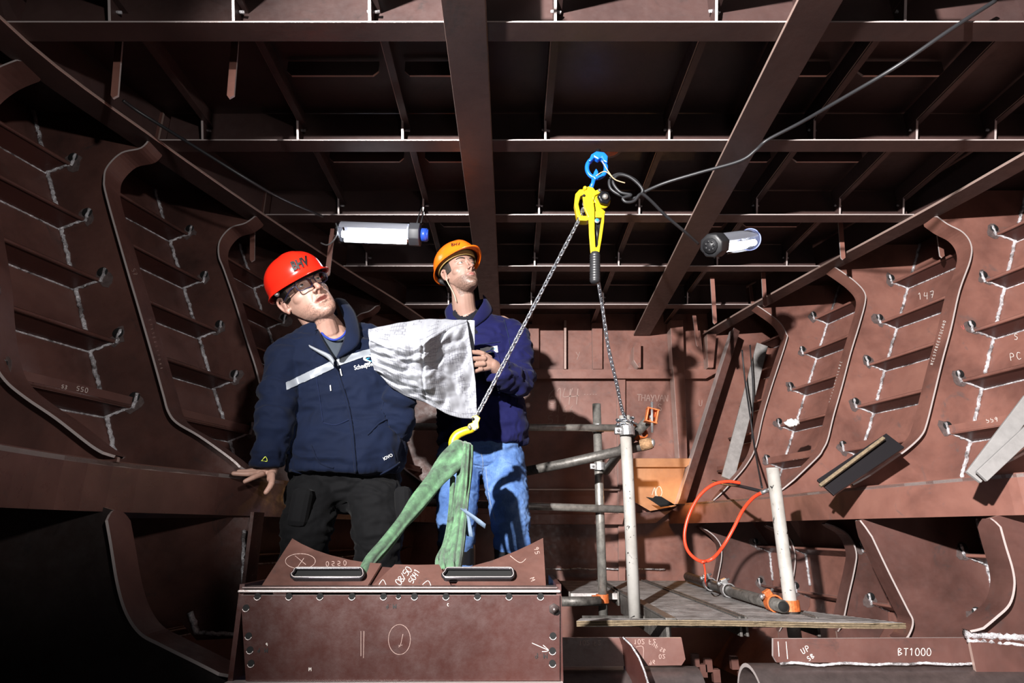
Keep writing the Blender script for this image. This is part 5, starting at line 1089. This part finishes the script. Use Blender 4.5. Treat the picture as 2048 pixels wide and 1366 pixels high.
# ---------------- the man in the orange helmet
def man_orange():
    root = thing('person', 'man in orange safety helmet, dark blue work jacket and jeans, holding the drawing', 'person', P(960, 1000, 2.75))
    C = P(920, 548, 2.70); R = headmat(32, 13, -12); s = .98; T = lambda x, y, z: C+R @ (Vector((x, y, z))*s)
    mb = MB(); head_parts(mb, C, R, s, .95, 0, 0)
    cap(mb, [T(0, .022, -.035), T(0, .022, -.085), P(930, 625, 2.76), P(945, 650, 2.79)], [.056, .054, .058, .07], 20, 0, 4)
    cap(mb, [P(950, 665, 2.79), P(960, 780, 2.8), P(962, 870, 2.80)], [.11, .11, .09], 20, 0, 3)
    sh, el, wr = P(1025, 662, 2.80), P(1042, 765, 2.62), P(984, 730, 2.415); cap(mb, [P(965, 660, 2.8), sh, el, wr], [.07, .052, .040, .0275], 14, 0, 3)
    fg = [([P(966, 707, 2.375), P(939, 704, 2.345), P(924, 705, 2.325), P(911, 708, 2.325)], .0098), ([P(969, 717, 2.37), P(940, 718, 2.335), P(924, 719, 2.32), P(911, 718, 2.322)], .0102), ([P(968, 728, 2.372), P(941, 731, 2.34), P(925, 732, 2.325), P(912, 728, 2.325)], .0098), ([P(963, 739, 2.375), P(950, 743, 2.35), P(941, 744, 2.34), P(933, 743, 2.34)], .0086)]
    hand(mb, [(wr, P(967, 709, 2.385), .024, .0135), (wr, P(970, 718, 2.383), .024, .0135), (wr, P(969, 728, 2.385), .024, .0135), (wr, P(964, 738, 2.387), .023, .0125)], fg, ([P(980, 716, 2.42), P(962, 706, 2.42), P(945, 704, 2.405), P(930, 706, 2.40)], .011))
    sh2, el2, wr2 = P(880, 668, 2.80), P(868, 775, 2.66), P(870, 745, 2.45); cap(mb, [P(940, 660, 2.8), sh2, el2, wr2], [.07, .052, .040, .0275], 14, 0, 3)
    hand(mb, [(wr2, P(862, 728, 2.42), .022, .018)], [([P(856+i*5, 726, 2.42), P(855+i*5, 716, 2.41), P(856+i*5, 707, 2.41)], .009) for i in range(4)], ([P(852, 735, 2.42), P(846, 728, 2.41), P(843, 720, 2.41)], .010))
    legs = ((P(918, 915, 2.80), P(913, 1065, 2.74), Vector((-.235, 2.84, -.495))), (P(1004, 915, 2.80), P(1024, 1068, 2.74), Vector((.03, 2.84, -.495))))
    for hp, kn, an in legs: cap(mb, [hp, kn, an], [.085, .058, .042], 16, 0, 4); cap(mb, [an, an+Vector((0, -.13, -.04))], [.042, .034], 12)
    body = remesh(mb, 'body', M['skin'], .0027, 4, root); finish_head(body, C, R, s, (.30, .185, .145), .55, 0, .95); body.data.polygons.foreach_set('use_smooth', [True]*len(body.data.polygons))
    head_extras(body, C, R, s, root, (.12, 0, .22)); hair_cap(C, R, s, root)
    mb = MB(); cap(mb, [P(935, 895, 2.80), P(990, 895, 2.80)], [.125, .125], 20)
    for hp, kn, an in legs:
        p = spline([hp, kn, an+Vector((0, 0, .02))], 10); mb.tube(p, [max(.075, .105-.0024*i)+(.004 if 7 < i < 14 else .0015)*math.sin(i*2.4) for i in range(len(p))], 20); mb.sphere(p[0], .102, 20, 12)
    tr = remesh(mb, 'jeans', M['denim'], .006, 3, root); wrinkle(tr, [((8, 8, 14), .0045), ((22, 22, 44), .003)], seed=5)
    tgj = onobj(tr); 
    for pts in ([(962, 905), (966, 930), (960, 985), (955, 1030)], [(972, 935), (978, 990), (990, 1040)]):
        L = [Vector(h[0])+Vector(h[1])*.001 for h in [tgj(p.x, p.y) for p in spline([Vector((a, b, 0)) for a, b in pts], 6)] if h]
        if len(L) > 2: mb = MB(); mb.tube(L, .0012, 6); mb.build('stitching', M['reflect'], root)
    for hp, kn, an in legs:
        mb = MB(); up = kn.lerp(an, .12); cap(mb, [up, up.lerp(an, .5), an+Vector((0, 0, -.0)), an+Vector((0, -.14, -.03))], [.083, .080, .062, .052], 18, 0, 4); remesh(mb, 'boot', M['bootrub'], .006, 3, root)
    mb = MB(); cap(mb, [P(932, 640, 2.755), P(945, 700, 2.76)], [.078, .10], 20, 0, 3); ts = remesh(mb, 'tshirt', M['blackshirt'], .005, 2, root); cut(ts, [(895, 560), (975, 560), (968, 600), (950, 622), (930, 634), (917, 630), (900, 605)])
    secs = [(P(965, 888, 2.80), .205, .140, -2), (P(965, 850, 2.80), .205, .140, -2), (P(962, 790, 2.80), .195, .132, -2), (P(958, 730, 2.80), .205, .135, -3), (P(953, 690, 2.80), .205, .130, -3), (P(950, 660, 2.80), .190, .115, -3), (P(946, 644, 2.80), .145, .10, -3), (P(943, 630, 2.80), .100, .085, -3)]
    arms = [([P(985, 660, 2.80), P(1022, 672, 2.79), P(1040, 725, 2.70), P(1036, 764, 2.60), P(1012, 752, 2.50), P(990, 738, 2.435)], [.078, .078, .068, .064, .056, .052]), ([P(915, 660, 2.80), P(885, 680, 2.79), P(872, 740, 2.72), P(868, 775, 2.64), P(869, 760, 2.53), P(870, 748, 2.47)], [.078, .075, .066, .058, .05, .045])]
    jk = garment(secs, arms, 'jacket', M['royal'], root, .0065, [((8, 8, 13), .0080), ((18, 18, 30), .0034), ((3, 3, 5), -.013)], 27, mask=lambda c: np.clip((1.1-c[:, 2])/.3, .4, 1))
    tg = onobj(jk)
    patch([(960, 697), (994, 692), (996, 704), (963, 708)], tg, M['white'], root, 'name_patch', .004, 6); ribbon([[(990, 697), (984, 698), (981, 701), (986, 703), (982, 706)]], tg, 2.6, 'patch_emblem', M['bluemark'], root, .0055)
    for pts in ([(925, 660), (934, 700), (936, 780), (938, 885)], [(955, 690), (975, 687), (1000, 684)], [(1012, 790), (1034, 790), (1034, 812)], [(1008, 640), (1020, 690), (1015, 730)]):
        L = [Vector(h[0])+Vector(h[1])*.001 for h in [tg(p.x, p.y) for p in spline([Vector((a, b, 0)) for a, b in pts], 6)] if h]
        if len(L) > 2: mb = MB(); mb.tube(L, .0022, 6); mb.build('jacket_seam', M['seam'], root)
    cut(jk, [(903, 600), (903, 618), (920, 650), (934, 664), (945, 645), (966, 618), (975, 585), (925, 560)], 2.80)
    flap([(903, 606, 2.80), (908, 622, 2.74), (922, 645, 2.68), (931, 662, 2.665)], [(890, 622, 2.81), (893, 636, 2.75), (905, 650, 2.69), (922, 664, 2.67)], M['royal'], root, 'collar')
    flap([(966, 590, 2.82), (966, 604, 2.76), (952, 628, 2.69), (934, 660, 2.665)], [(978, 606, 2.84), (985, 622, 2.77), (972, 638, 2.70), (944, 660, 2.675)], M['royal'], root, 'collar')
    flap([(903, 610, 2.82), (930, 606, 2.88), (966, 598, 2.84)], [(895, 630, 2.84), (930, 630, 2.90), (980, 618, 2.86)], M['royal'], root, 'collar')
    mb = MB(); c = spline([P(972, 704, 2.44), P(986, 702, 2.42), P(998, 716, 2.42), P(999, 745, 2.42), P(985, 770, 2.43)], 5); mb.tube(c, .003, 6); mb.build('cuff_edge', M['royal'], root)
    h, shl, Th = helmet(C, R, s*.99, -4, M['orangehelmet'], 'orange safety helmet with ochre sweatband, on the man behind the drawing', M['sweatband'], .060)
    decal_text('BHV', 902, 492, 8, 6, onobj(shl), M['marker'], shl, 'helmet_lettering', .0068, 0, .01, 1.2)
    mb = MB(); mb.tube(spline([T(-.088, .004, -.028), T(-.078, .008, -.060), T(-.062, .012, -.11), T(-.056, .02, -.15)], 5), .0022, 8); mb.build('chin_cord', flat('cream_cord', (.55, .45, .3), .8), h)
    return root
man_orange()
# ---------------- drawing
def paper_mat():
    m, t, b = nt('printed_drawing'); uv = t.nodes.new('ShaderNodeTexCoord').outputs['UV']; 
    def lines(sc, mort, off=0):
        mp = t.nodes.new('ShaderNodeMapping'); mp.inputs['Scale'].default_value = sc; t.links.new(uv, mp.inputs[0]); k = t.nodes.new('ShaderNodeTexBrick'); k.offset = off
        k.inputs['Scale'].default_value = 1; k.inputs['Mortar Size'].default_value = mort; k.inputs['Mortar Smooth'].default_value = 0; k.inputs['Brick Width'].default_value = 1; k.inputs['Row Height'].default_value = 1
        k.inputs['Color1'].default_value = (1, 1, 1, 1); k.inputs['Color2'].default_value = (1, 1, 1, 1); k.inputs['Mortar'].default_value = (0, 0, 0, 1); t.links.new(mp.outputs[0], k.inputs[0]); return k.outputs[0]
    a = lines((46, 30, 1), .07); c = lines((17, 52, 1), .05, .3); n = noise_n(t, 5.5, 2, .5, 0, uv)
    msk = ramp(t, n.outputs[0], [(.50, (0, 0, 0)), (.53, (1, 1, 1))]); n2 = noise_n(t, 7, 2, .5, 0, None); t.links.new(uv, n2.inputs['Vector'])
    m2 = ramp(t, n2.outputs[0], [(.44, (1, 1, 1)), (.46, (0, 0, 0))]); pw = (.34, .35, .385)
    def mixl(mask, ln, prev):
        x = t.nodes.new('ShaderNodeMixRGB'); inv = t.nodes.new('ShaderNodeMath'); inv.operation = 'SUBTRACT'; inv.inputs[0].default_value = 1; t.links.new(ln, inv.inputs[1]); mu = t.nodes.new('ShaderNodeMath'); mu.operation = 'MULTIPLY'
        t.links.new(inv.outputs[0], mu.inputs[0]); t.links.new(mask, mu.inputs[1]); m3 = t.nodes.new('ShaderNodeMath'); m3.operation = 'MULTIPLY'; m3.inputs[1].default_value = .75; t.links.new(mu.outputs[0], m3.inputs[0]); t.links.new(m3.outputs[0], x.inputs[0])
        if prev is None: x.inputs[1].default_value = (*pw, 1)
        else: t.links.new(prev, x.inputs[1])
        x.inputs[2].default_value = (.12, .12, .15, 1); return x.outputs[0]
    o = mixl(msk.outputs[0], a, None); o = mixl(m2.outputs[0], c, o); t.links.new(o, b.inputs['Base Color']); b.inputs['Roughness'].default_value = .8; b.inputs['Transmission Weight'].default_value = 0; return m
M['paper'] = paper_mat()
ctrl = [[(737, 658, 2.10), (788, 648, 2.18), (850, 638, 2.30), (895, 639, 2.37), (934, 640, 2.395)],
        [(739, 680, 1.99), (780, 687, 1.95), (845, 689, 2.02), (888, 660, 2.20), (934, 642, 2.36)],
        [(742, 706, 2.03), (790, 722, 2.01), (846, 726, 2.07), (886, 712, 2.20), (942, 694, 2.335)],
        [(748, 738, 2.06), (795, 755, 2.06), (847, 774, 2.10), (893, 770, 2.21), (951, 762, 2.335)],
        [(753, 744, 2.10), (798, 785, 2.14), (852, 806, 2.18), (905, 832, 2.26), (955, 838, 2.34)]]
wp_ = [[P(*p) for p in r] for r in ctrl]; NS, NTT = 96, 110; rows = [spline(r, NS//4) for r in wp_]; colsn = len(rows[0]); g = []; uvs = []
cum = [0, .16, .46, .76, 1.0]; kk = 26
for ri in range(4):
    for q in range(kk + (1 if ri == 3 else 0)):
        t = q/kk; row = []
        for j in range(colsn):
            p = rows[ri][j].lerp(rows[ri+1][j], t); u = j/(colsn-1); v = cum[ri]+(cum[ri+1]-cum[ri])*t
            e = min(1, 8*u, 8*(1-u)+.25, 10*v+.15, 10*(1-v)+.15); edge = e*(1 if ri else .25)
            bulge = math.sin(PI*t)*(.012, .020, .018, .012)[ri]
            w1 = noise.voronoi(Vector((u*3.3+1.7, v*3.6, .4)))[0]; w2 = noise.voronoi(Vector((u*8+.3, v*8.5, 2.4)))[0]
            d = (w1[1]-w1[0])*.055+(w2[1]-w2[0])*.014+.006*noise.noise(Vector((u*16, v*16, 2)))
            crease = .012*math.exp(-((u-.5)/.012)**2)
            row.append(p+Vector((0, -bulge+(.022-d)*edge*1.15+crease*edge, .004*noise.noise(Vector((u*9, v*9, 7)))))); uvs.append((u, v))
        g.append(row)
mb = MB(); mb.grid(g, smooth=False); pr_ = thing('construction_drawing', 'large crumpled white construction drawing with fine printed grid lines, held by both men', 'drawing', P(850, 740, 2.1))
po = mb.build('sheet', M['paper'], pr_, fixn=False); ul = po.data.uv_layers.new(name='UVMap')
for l in po.data.loops: ul.data[l.index].uv = uvs[l.vertex_index]
po.data.polygons.foreach_set('use_smooth', [True]*len(po.data.polygons)); sd = po.modifiers.new('t', 'SOLIDIFY'); sd.thickness = .0006
mb = MB(); mb.grid([[P(934, 641, 2.40), P(941, 640, 2.39), P(949, 641, 2.38)], [P(938, 670, 2.41), P(944, 670, 2.39), P(949, 668, 2.38)], [P(941, 695, 2.41), P(945, 690, 2.39), P(949, 686, 2.38)], [P(944, 712, 2.41), P(946, 706, 2.40), P(948, 700, 2.39)]])
fl = mb.build('folded_edge', flat('plain_paper', (.36, .37, .41), .8), pr_)
# ------------------------------------------------------------------ lever hoist with chain, hook and sling
M['yellow'] = flat('hoist_yellow', (.52, .36, .008), .35, 0, .15, 60, var=.15); M['bluemetal'] = flat('blue_shackle_paint', (.008, .13, .62), .3, 0, .1, 40)
M['chain'] = flat('zinc_chain', (.48, .50, .54), .25, .9, .1, 90); M['blackmetal'] = flat('black_hoist_parts', (.012, .012, .014), .3, .3)
YH = 2.18; H_ = lambda x, y, d=0: P(x, y, YH+d)
hoist = thing('lever_hoist', 'yellow lever hoist hanging by a blue shackle from the deck beam, with its load chain', 'chain hoist', H_(1190, 330))
def hp(poly, d, th, mat, name, par=hoist, bv=.003):
    mb = MB(); mb.plate([H_(x, y, d) for x, y in poly], (0, 1, 0), th, 0, 0); return mb.build(name, mat, par, bevel=bv)
# shackle
mb = MB(); pts = [H_(1193+21*math.cos(a)*1.0, 333-22*math.sin(a)) for a in [math.radians(t) for t in range(-240, 61, 12)]]
mb.tube([H_(1193+19*math.sin(math.radians(t)), 336-20*math.cos(math.radians(t))) for t in range(0, 360, 12)], .0095, 12, closed=True); mb.build('shackle_ring', M['bluemetal'], hoist)
hp([(1176, 326), (1182, 312), (1192, 306), (1208, 308), (1215, 316), (1214, 330), (1206, 326), (1202, 318), (1196, 323), (1188, 318), (1182, 326)], -.006, .030, M['bluemetal'], 'shackle_yoke', bv=.005)
hp([(1184, 356), (1188, 345), (1192, 338), (1196, 345), (1197, 357), (1190, 362)], 0, .02, M['bluemetal'], 'hoist_hook', bv=.005)
mb = MB(); mb.tube([H_(1188, 356), H_(1186, 366), H_(1181, 378)], [.010, .008, .011], 12); mb.build('swivel', M['bluemetal'], hoist)
mb = MB(); mb.tube([H_(1196, 300), H_(1195, 320)], .011, 10); mb.build('suspension_eye', M['blackmetal'], hoist)
# body
hp([(1150, 392), (1158, 383), (1170, 382), (1171, 392), (1160, 396), (1156, 412), (1160, 430), (1163, 440), (1153, 438), (1148, 412)], .012, .035, M['yellow'], 'chain_guard')
hp([(1170, 380), (1176, 374), (1186, 377), (1192, 385), (1191, 402), (1186, 420), (1185, 440), (1176, 436), (1168, 418), (1165, 395)], -.008, .016, M['yellow'], 'side_plate')
hp([(1154, 432), (1164, 436), (1178, 436), (1184, 442), (1172, 446), (1158, 445)], .010, .04, M['yellow'], 'bottom_plate')
hp([(1165, 388), (1176, 386), (1180, 430), (1166, 432)], .030, .03, M['blackmetal'], 'chain_sheave')
mb = MB(); mb.sphere(H_(1170, 377, -.015), (.009, .012, .010), 12, 8); mb.build('knob', M['yellow'], hoist)
mb = MB(); mb.tube([H_(1168, 391, -.02), H_(1168, 391, -.014)], .006, 6); mb.build('bolt', M['blackmetal'], hoist)
cc = H_(1201, 402, 0); ax = Vector((.35, -1, -.1)).normalized()
mb = MB(); mb.tube([cc+ax*-.012, cc+ax*.016], .038, 28); mb.build('brake_cover', M['yellow'], hoist, bevel=.003)
mb = MB(); u = Vector((1, .35, 0)).normalized(); v = ax.cross(u); n = 48
rg = [[cc+ax*h+(u*math.cos(2*PI*j/n)+v*math.sin(2*PI*j/n))*r*(1+.05*math.cos(2*PI*j/n*6)) for j in range(n)] for h, r in ((.020, .024), (.024, .027), (.036, .027), (.040, .022))]
mb.loft(rg); mb.build('hand_wheel', M['blackmetal'], hoist); mb = MB(); mb.tube([cc+ax*.038, cc+ax*.046, cc+ax*.052], [.014, .012, .006], 16); mb.build('wheel_nut', M['galv'], hoist)
mb = MB(); mb.tube([cc+ax*.038+(u*math.cos(t)+v*math.sin(t))*.0185 for t in [2*PI*k/24 for k in range(24)]], .0013, 6, closed=True); mb.build('wheel_ring', M['chain'], hoist)
hp([(1186, 384), (1196, 380), (1202, 382), (1200, 387), (1190, 392), (1187, 402), (1184, 396)], -.028, .012, M['yellow'], 'cam_plate')
mb = MB(); mb.tube([H_(1199, 380, -.04), H_(1199, 384, -.01)], .006, 10); mb.build('cam_pin', M['chain'], hoist)
# lever
hp([(1183, 404), (1200, 416), (1210, 424), (1208, 440), (1204, 452), (1196, 440), (1190, 452), (1184, 440)], -.018, .014, M['yellow'], 'lever_housing')
hp([(1181, 400), (1186, 398), (1189, 420), (1189, 460), (1191, 500), (1191, 507), (1181, 507), (1178, 470), (1177, 440), (1179, 428)], -.046, .010, M['yellow'], 'lever_arm')
hp([(1205, 430), (1209, 424), (1208, 445), (1203, 480), (1198, 507), (1192, 507), (1197, 478), (1201, 448)], -.034, .010, M['yellow'], 'lever_arm')
hp([(1190, 424), (1207, 424), (1205, 437), (1190, 437)], -.030, .020, M['yellow'], 'lever_head'); hp([(1184, 496), (1200, 496), (1198, 509), (1183, 509)], -.040, .018, M['yellow'], 'lever_neck')
hp([(1189, 432), (1203, 432), (1200, 470), (1196, 498), (1190, 498)], -.026, .008, M['blackmetal'], 'lever_slot')
mb = MB(); q = H_(1194, 442, -.042); mb.tube([q, q+Vector((0, -.003, 0))], .010, 20); st = mb.build('round_label', M['reflect'], hoist); mb = MB(); q += Vector((0, -.0032, .003)); mb.tube([q, q+Vector((0, -.0006, 0))], .0065, 16); mb.build('label_dot', M['bluemark'], st)
mb = MB(); mb.tube([H_(1193, 455, -.036), H_(1194, 462, -.036), H_(1195, 492, -.036)], [.006, .004, .003], 8); mb.build('selector_pawl', M['blackmetal'], hoist)
a, b = H_(1190, 506, -.042), H_(1190, 562, -.042); pts = [a.lerp(b, k/44) for k in range(45)]; rs = [.0195+.0012*(k % 4 < 2)-(.003 if k < 2 else 0) for k in range(45)]
mb = MB(); mb.tube(pts, rs, 18); mb.sphere(b, (.019, .019, .012), 16, 8); mb.build('rubber_grip', M['cable'], hoist)
def mat_flap():
    r = thing('lifting_magnet', 'red and black round lifting eye fixed under the deck beam above the blue shackle', 'lifting eye', P(1215, 298, 2.22)); mb = MB(); c = P(1218, 300, 2.25)
    mb.tube([c+Vector((0, 0, .012)), c+Vector((0, 0, -.004))], .058, 28); mb.build('black_disc', M['blackmetal'], r, bevel=.003); mb = MB(); mb.tube([c+Vector((-.01, -.052, .0)), c+Vector((.03, -.050, .0))], .006, 8); mb.tube([c+Vector((0, -.01, -.006)), c+Vector((0, -.01, -.012))], .04, 24); mb.build('red_band', M['rust'], r)
mat_flap()
# chain
def link_mesh(pitch, wd, wr):
    n = 10; pts = []; hl = pitch/2; R = wd/2
    for k in range(n+1): a = -PI/2+PI*k/n; pts.append(Vector((R*math.cos(a), 0, 0)).__add__(Vector((0, 0, 0))) if False else Vector((math.sin(a)*R, 0, hl-R*.35+math.cos(a)*R)))
    for k in range(n+1): a = PI/2+PI*k/n; pts.append(Vector((math.sin(a)*R, 0, -hl+R*.35+math.cos(a)*R)))
    mb = MB(); mb.tube(pts, wr, 8, closed=True, up=(0, 1, 0)); return mb
LK = .0185; lm = link_mesh(.0185, .0128, .0031).build('chain_link', M['chain'], hoist)
first = True
def run_chain(pts, sag=0):
    global first
    pts = [Vector(p) for p in pts]; L = [0]
    for a, b in zip(pts, pts[1:]): L.append(L[-1]+(b-a).length)
    n = int(L[-1]/LK); base = world_loc(hoist)
    for k in range(n):
        s_ = (k+.5)*L[-1]/n; i = max(j for j in range(len(L)-1) if L[j] <= s_); t = (s_-L[i])/(L[i+1]-L[i]); p = pts[i].lerp(pts[i+1], t); d = (pts[i+1]-pts[i]).normalized()
        o = lm if first else lm.copy(); 
        if not first: COL.objects.link(o); o.parent = hoist
        first = False
        q = d.to_track_quat('Z', 'Y') @ Quaternion((0, 0, 1), (PI/2 if k % 2 else 0)+.6+.12*math.sin(k*2.3)); o.rotation_mode = 'QUATERNION'; o.rotation_quaternion = q; o.location = p-base
run_chain([P(1172, 396, 2.2), P(1166, 420, 2.19), P(1160, 436, 2.18), P(953, 832, 2.16)])
run_chain(spline([P(1184, 440, 2.22), P(1194, 545, 2.26), P(1203, 600, 2.32), P(1216, 690, 2.42), P(1234, 770, 2.55), P(1245, 822, 2.68), P(1254, 838, 2.74)], 8))
# the chain end wrapped round the white pole
lr_ = thing('wrapped_chain', 'grimy chain wound round the top of the white pole', 'chain', P(1252, 840, 2.72)); base = world_loc(lr_)
for k in range(22):
    a = k*.62; q = P(1250, 836+k*.9, 2.75); p = q+Vector((math.cos(a)*.034, math.sin(a)*.034, 0)); p2 = q+Vector((math.cos(a+.5)*.034, math.sin(a+.5)*.034, 0)); o = lm.copy(); o.name = 'chain_link'; COL.objects.link(o); o.parent = lr_
    o.rotation_quaternion = (p2-p).to_track_quat('Z', 'Y') @ Quaternion((0, 0, 1), PI/2*(k % 2)+.5); o.location = p-base
# hook
def K_(x, y, d=0): return P(x, y, 2.16+d)
for d in (-.009, .009):
    hp2 = [K_(x, y, d) for x, y in [(944, 833), (954, 830), (961, 836), (957, 846), (958, 856), (950, 862), (934, 856), (937, 848), (945, 845)]]
    mb = MB(); mb.plate(hp2, (0, 1, 0), .008, 0, 0); mb.build('hook_block', M['yellow'], hoist, bevel=.002)
mb = MB(); mb.tube([K_(946, 838, -.016), K_(946, 838, .014)], .006, 10); mb.build('hook_pin', M['blackmetal'], hoist); mb = MB(); mb.tube([K_(952, 858, -.014), K_(952, 858, .014)], .0045, 10); mb.tube([K_(937, 852, -.012), K_(942, 858, -.012)], .007, 8); mb.build('hook_bolt', M['clamp'], hoist)
hk = spline([K_(950, 850), K_(944, 858), K_(930, 862), (K_(914, 870)), K_(906, 884), K_(908, 900), K_(922, 908), K_(936, 902), K_(940, 893)], 6)
mb = MB(); mb.tube(hk, [.010]+[.0105+.006*math.sin(PI*min(1, k/(len(hk)*.8))) for k in range(1, len(hk)-4)]+[.011, .009, .007, .004], 14, ell=(1, .8)); mb.build('load_hook', M['yellow'], hoist)
# sling
def sling_mat():
    m, t, b = nt('green_sling_webbing'); pos = geo_pos(t); n = noise_n(t, 13, 5, .65, .6, pos); n2 = noise_n(t, 420, 2, .5, 0, pos)
    mp = t.nodes.new('ShaderNodeMapping'); mp.inputs['Scale'].default_value = (1, 1, .15); t.links.new(pos, mp.inputs[0]); n3 = noise_n(t, 60, 3, .6, 0, mp.outputs[0])
    r = ramp(t, n.outputs[0], [(.30, (.022, .030, .023)), (.44, (.055, .115, .062)), (.62, (.09, .21, .10)), (.8, (.15, .29, .155))]); r3 = ramp(t, n3.outputs[0], [(.3, (.65, .65, .65)), (.65, (1.1, 1.1, 1.1))])
    mx = t.nodes.new('ShaderNodeMixRGB'); mx.blend_type = 'MULTIPLY'; mx.inputs[0].default_value = 1; t.links.new(r.outputs[0], mx.inputs[1]); t.links.new(r3.outputs[0], mx.inputs[2]); t.links.new(mx.outputs[0], b.inputs['Base Color'])
    b.inputs['Roughness'].default_value = .8; b.inputs['Sheen Weight'].default_value = .2; bump(t, b, n2.outputs[0], .4, .002); return m
M['sling'] = sling_mat()
sl = thing('round_sling', 'green textile sling looped over the yellow hook and through both openings', 'lifting sling', P(920, 900, 2.16))
def strand(pts, name, lobes=5, ph=0, thick=.28, tw=0):
    """pts: (left edge, right edge, depth) in the picture, lofted with folds running along the length"""
    L = spline([P(a[0], a[1], Y) for a, b, Y in pts], 9); R_ = spline([P(b[0], b[1], Y) for a, b, Y in pts], 9); rings = []; n = 40; k = len(L)
    for i in range(k):
        c = (L[i]+R_[i])/2; u = (R_[i]-L[i])/2; w_ = u.length; T = ((L[min(i+1, k-1)]+R_[min(i+1, k-1)])-(L[max(i-1, 0)]+R_[max(i-1, 0)])).normalized(); ud = (u-T*u.dot(T)).normalized(); nn = T.cross(ud).normalized()
        ring = []
        for j in range(n):
            a = 2*PI*j/n; cx = math.cos(a); sy = math.sin(a); th = w_*thick+.004; fold = (1+.85*abs(math.sin(lobes*.5*math.acos(max(-1, min(1, cx)))+ph+tw*i/k))-.45)
            ring.append(c+ud*w_*cx+nn*(th*sy*fold+.002*noise.noise(Vector((i*.35, j*.3, ph)))))
        rings.append(ring)
    mb = MB(); mb.loft(rings); return mb.build(name, M['sling'], sl)
strand([((898, 893), (938, 888), 2.17), ((903, 886), (944, 898), 2.12), ((868, 932), (925, 925), 2.08), ((851, 955), (884, 972), 2.02), ((822, 993), (850, 1012), 1.95), ((798, 1032), (818, 1048), 1.88), ((760, 1080), (778, 1096), 1.79), ((732, 1112), (752, 1126), 1.72), ((718, 1140), (736, 1148), 1.67), ((714, 1158), (726, 1158), 1.675)], 'strap', 4, .3, .22, 1.5)
strand([((850, 968), (874, 985), 2.03), ((818, 1010), (836, 1032), 1.95), ((790, 1052), (802, 1066), 1.88), ((760, 1092), (772, 1104), 1.81), ((736, 1124), (748, 1134), 1.74), ((722, 1150), (732, 1154), 1.68), ((718, 1158), (727, 1158), 1.675)], 'strap', 3, 1.1, .45, 2)
strand([((826, 1022), (834, 1024), 1.93), ((805, 1048), (812, 1056), 1.89), ((776, 1084), (783, 1096), 1.83), ((752, 1116), (760, 1124), 1.77), ((735, 1140), (742, 1146), 1.70), ((722, 1158), (728, 1158), 1.675)], 'strap', 3, .2, .5)
B_ = [  # the hanging bundle on the right
 [((922, 896), (940, 890), 2.15), ((915, 935), (929, 935), 2.10), ((908, 990), (922, 992), 2.03), ((898, 1060), (912, 1062), 1.93), ((880, 1110), (900, 1116), 1.80), ((884, 1140), (898, 1144), 1.72), ((895, 1158), (904, 1158), 1.675)],
 [((926, 892), (941, 888), 2.11), ((922, 930), (938, 930), 2.06), ((914, 990), (933, 992), 1.98), ((906, 1050), (926, 1052), 1.88), ((896, 1110), (916, 1112), 1.77), ((897, 1140), (912, 1142), 1.70), ((900, 1158), (910, 1158), 1.675)],
 [((935, 891), (946, 892), 2.12), ((932, 930), (945, 930), 2.08), ((926, 980), (939, 982), 2.01), ((918, 1040), (933, 1042), 1.90), ((911, 1100), (927, 1102), 1.79), ((908, 1138), (920, 1140), 1.71), ((906, 1158), (914, 1158), 1.675)],
 [((941, 893), (947, 896), 2.14), ((938, 940), (945, 942), 2.10), ((932, 1000), (938, 1002), 2.02), ((925, 1060), (933, 1062), 1.92), ((918, 1120), (926, 1122), 1.79), ((910, 1158), (917, 1158), 1.675)],
 [((900, 957), (911, 955), 2.10), ((898, 1000), (908, 1000), 2.04), ((893, 1050), (903, 1052), 1.96), ((884, 1090), (898, 1094), 1.87), ((871, 1118), (884, 1124), 1.80), ((880, 1145), (892, 1148), 1.72), ((892, 1158), (900, 1158), 1.675)]]
for i, b in enumerate(B_): strand(b, 'strap', 3 if i != 1 else 4, i*.8, .5, 1.0)
M['tagcloth'] = flat('blue_grey_tag', (.10, .14, .20), .7, 0, .2, 80)
mb = MB(); g = [[P(a, b, Y)+Vector((0, .003*math.sin(i*2), 0)) for a, b, Y in r] for i, r in enumerate([[(926, 1016, 1.93), (934, 1018, 1.92)], [(932, 1040, 1.91), (940, 1038, 1.90)], [(930, 1062, 1.90), (944, 1058, 1.89)], [(934, 1072, 1.89), (946, 1074, 1.88)]])]; mb.grid(g)
o = mb.build('label_tag', M['tagcloth'], sl); s = o.modifiers.new('t', 'SOLIDIFY'); s.thickness = .0015
mb = MB(); g = [[P(a, b, Y) for a, b, Y in r] for r in [[(920, 1015, 1.92), (922, 1019, 1.92)], [(936, 1022, 1.90), (932, 1027, 1.90)], [(952, 1033, 1.89), (948, 1040, 1.90)], [(962, 1040, 1.88), (956, 1047, 1.89)], [(972, 1048, 1.88), (970, 1057, 1.88)]]]; mb.grid(g)
o = mb.build('label_tag', M['tagcloth'], sl); s = o.modifiers.new('t', 'SOLIDIFY'); s.thickness = .0015
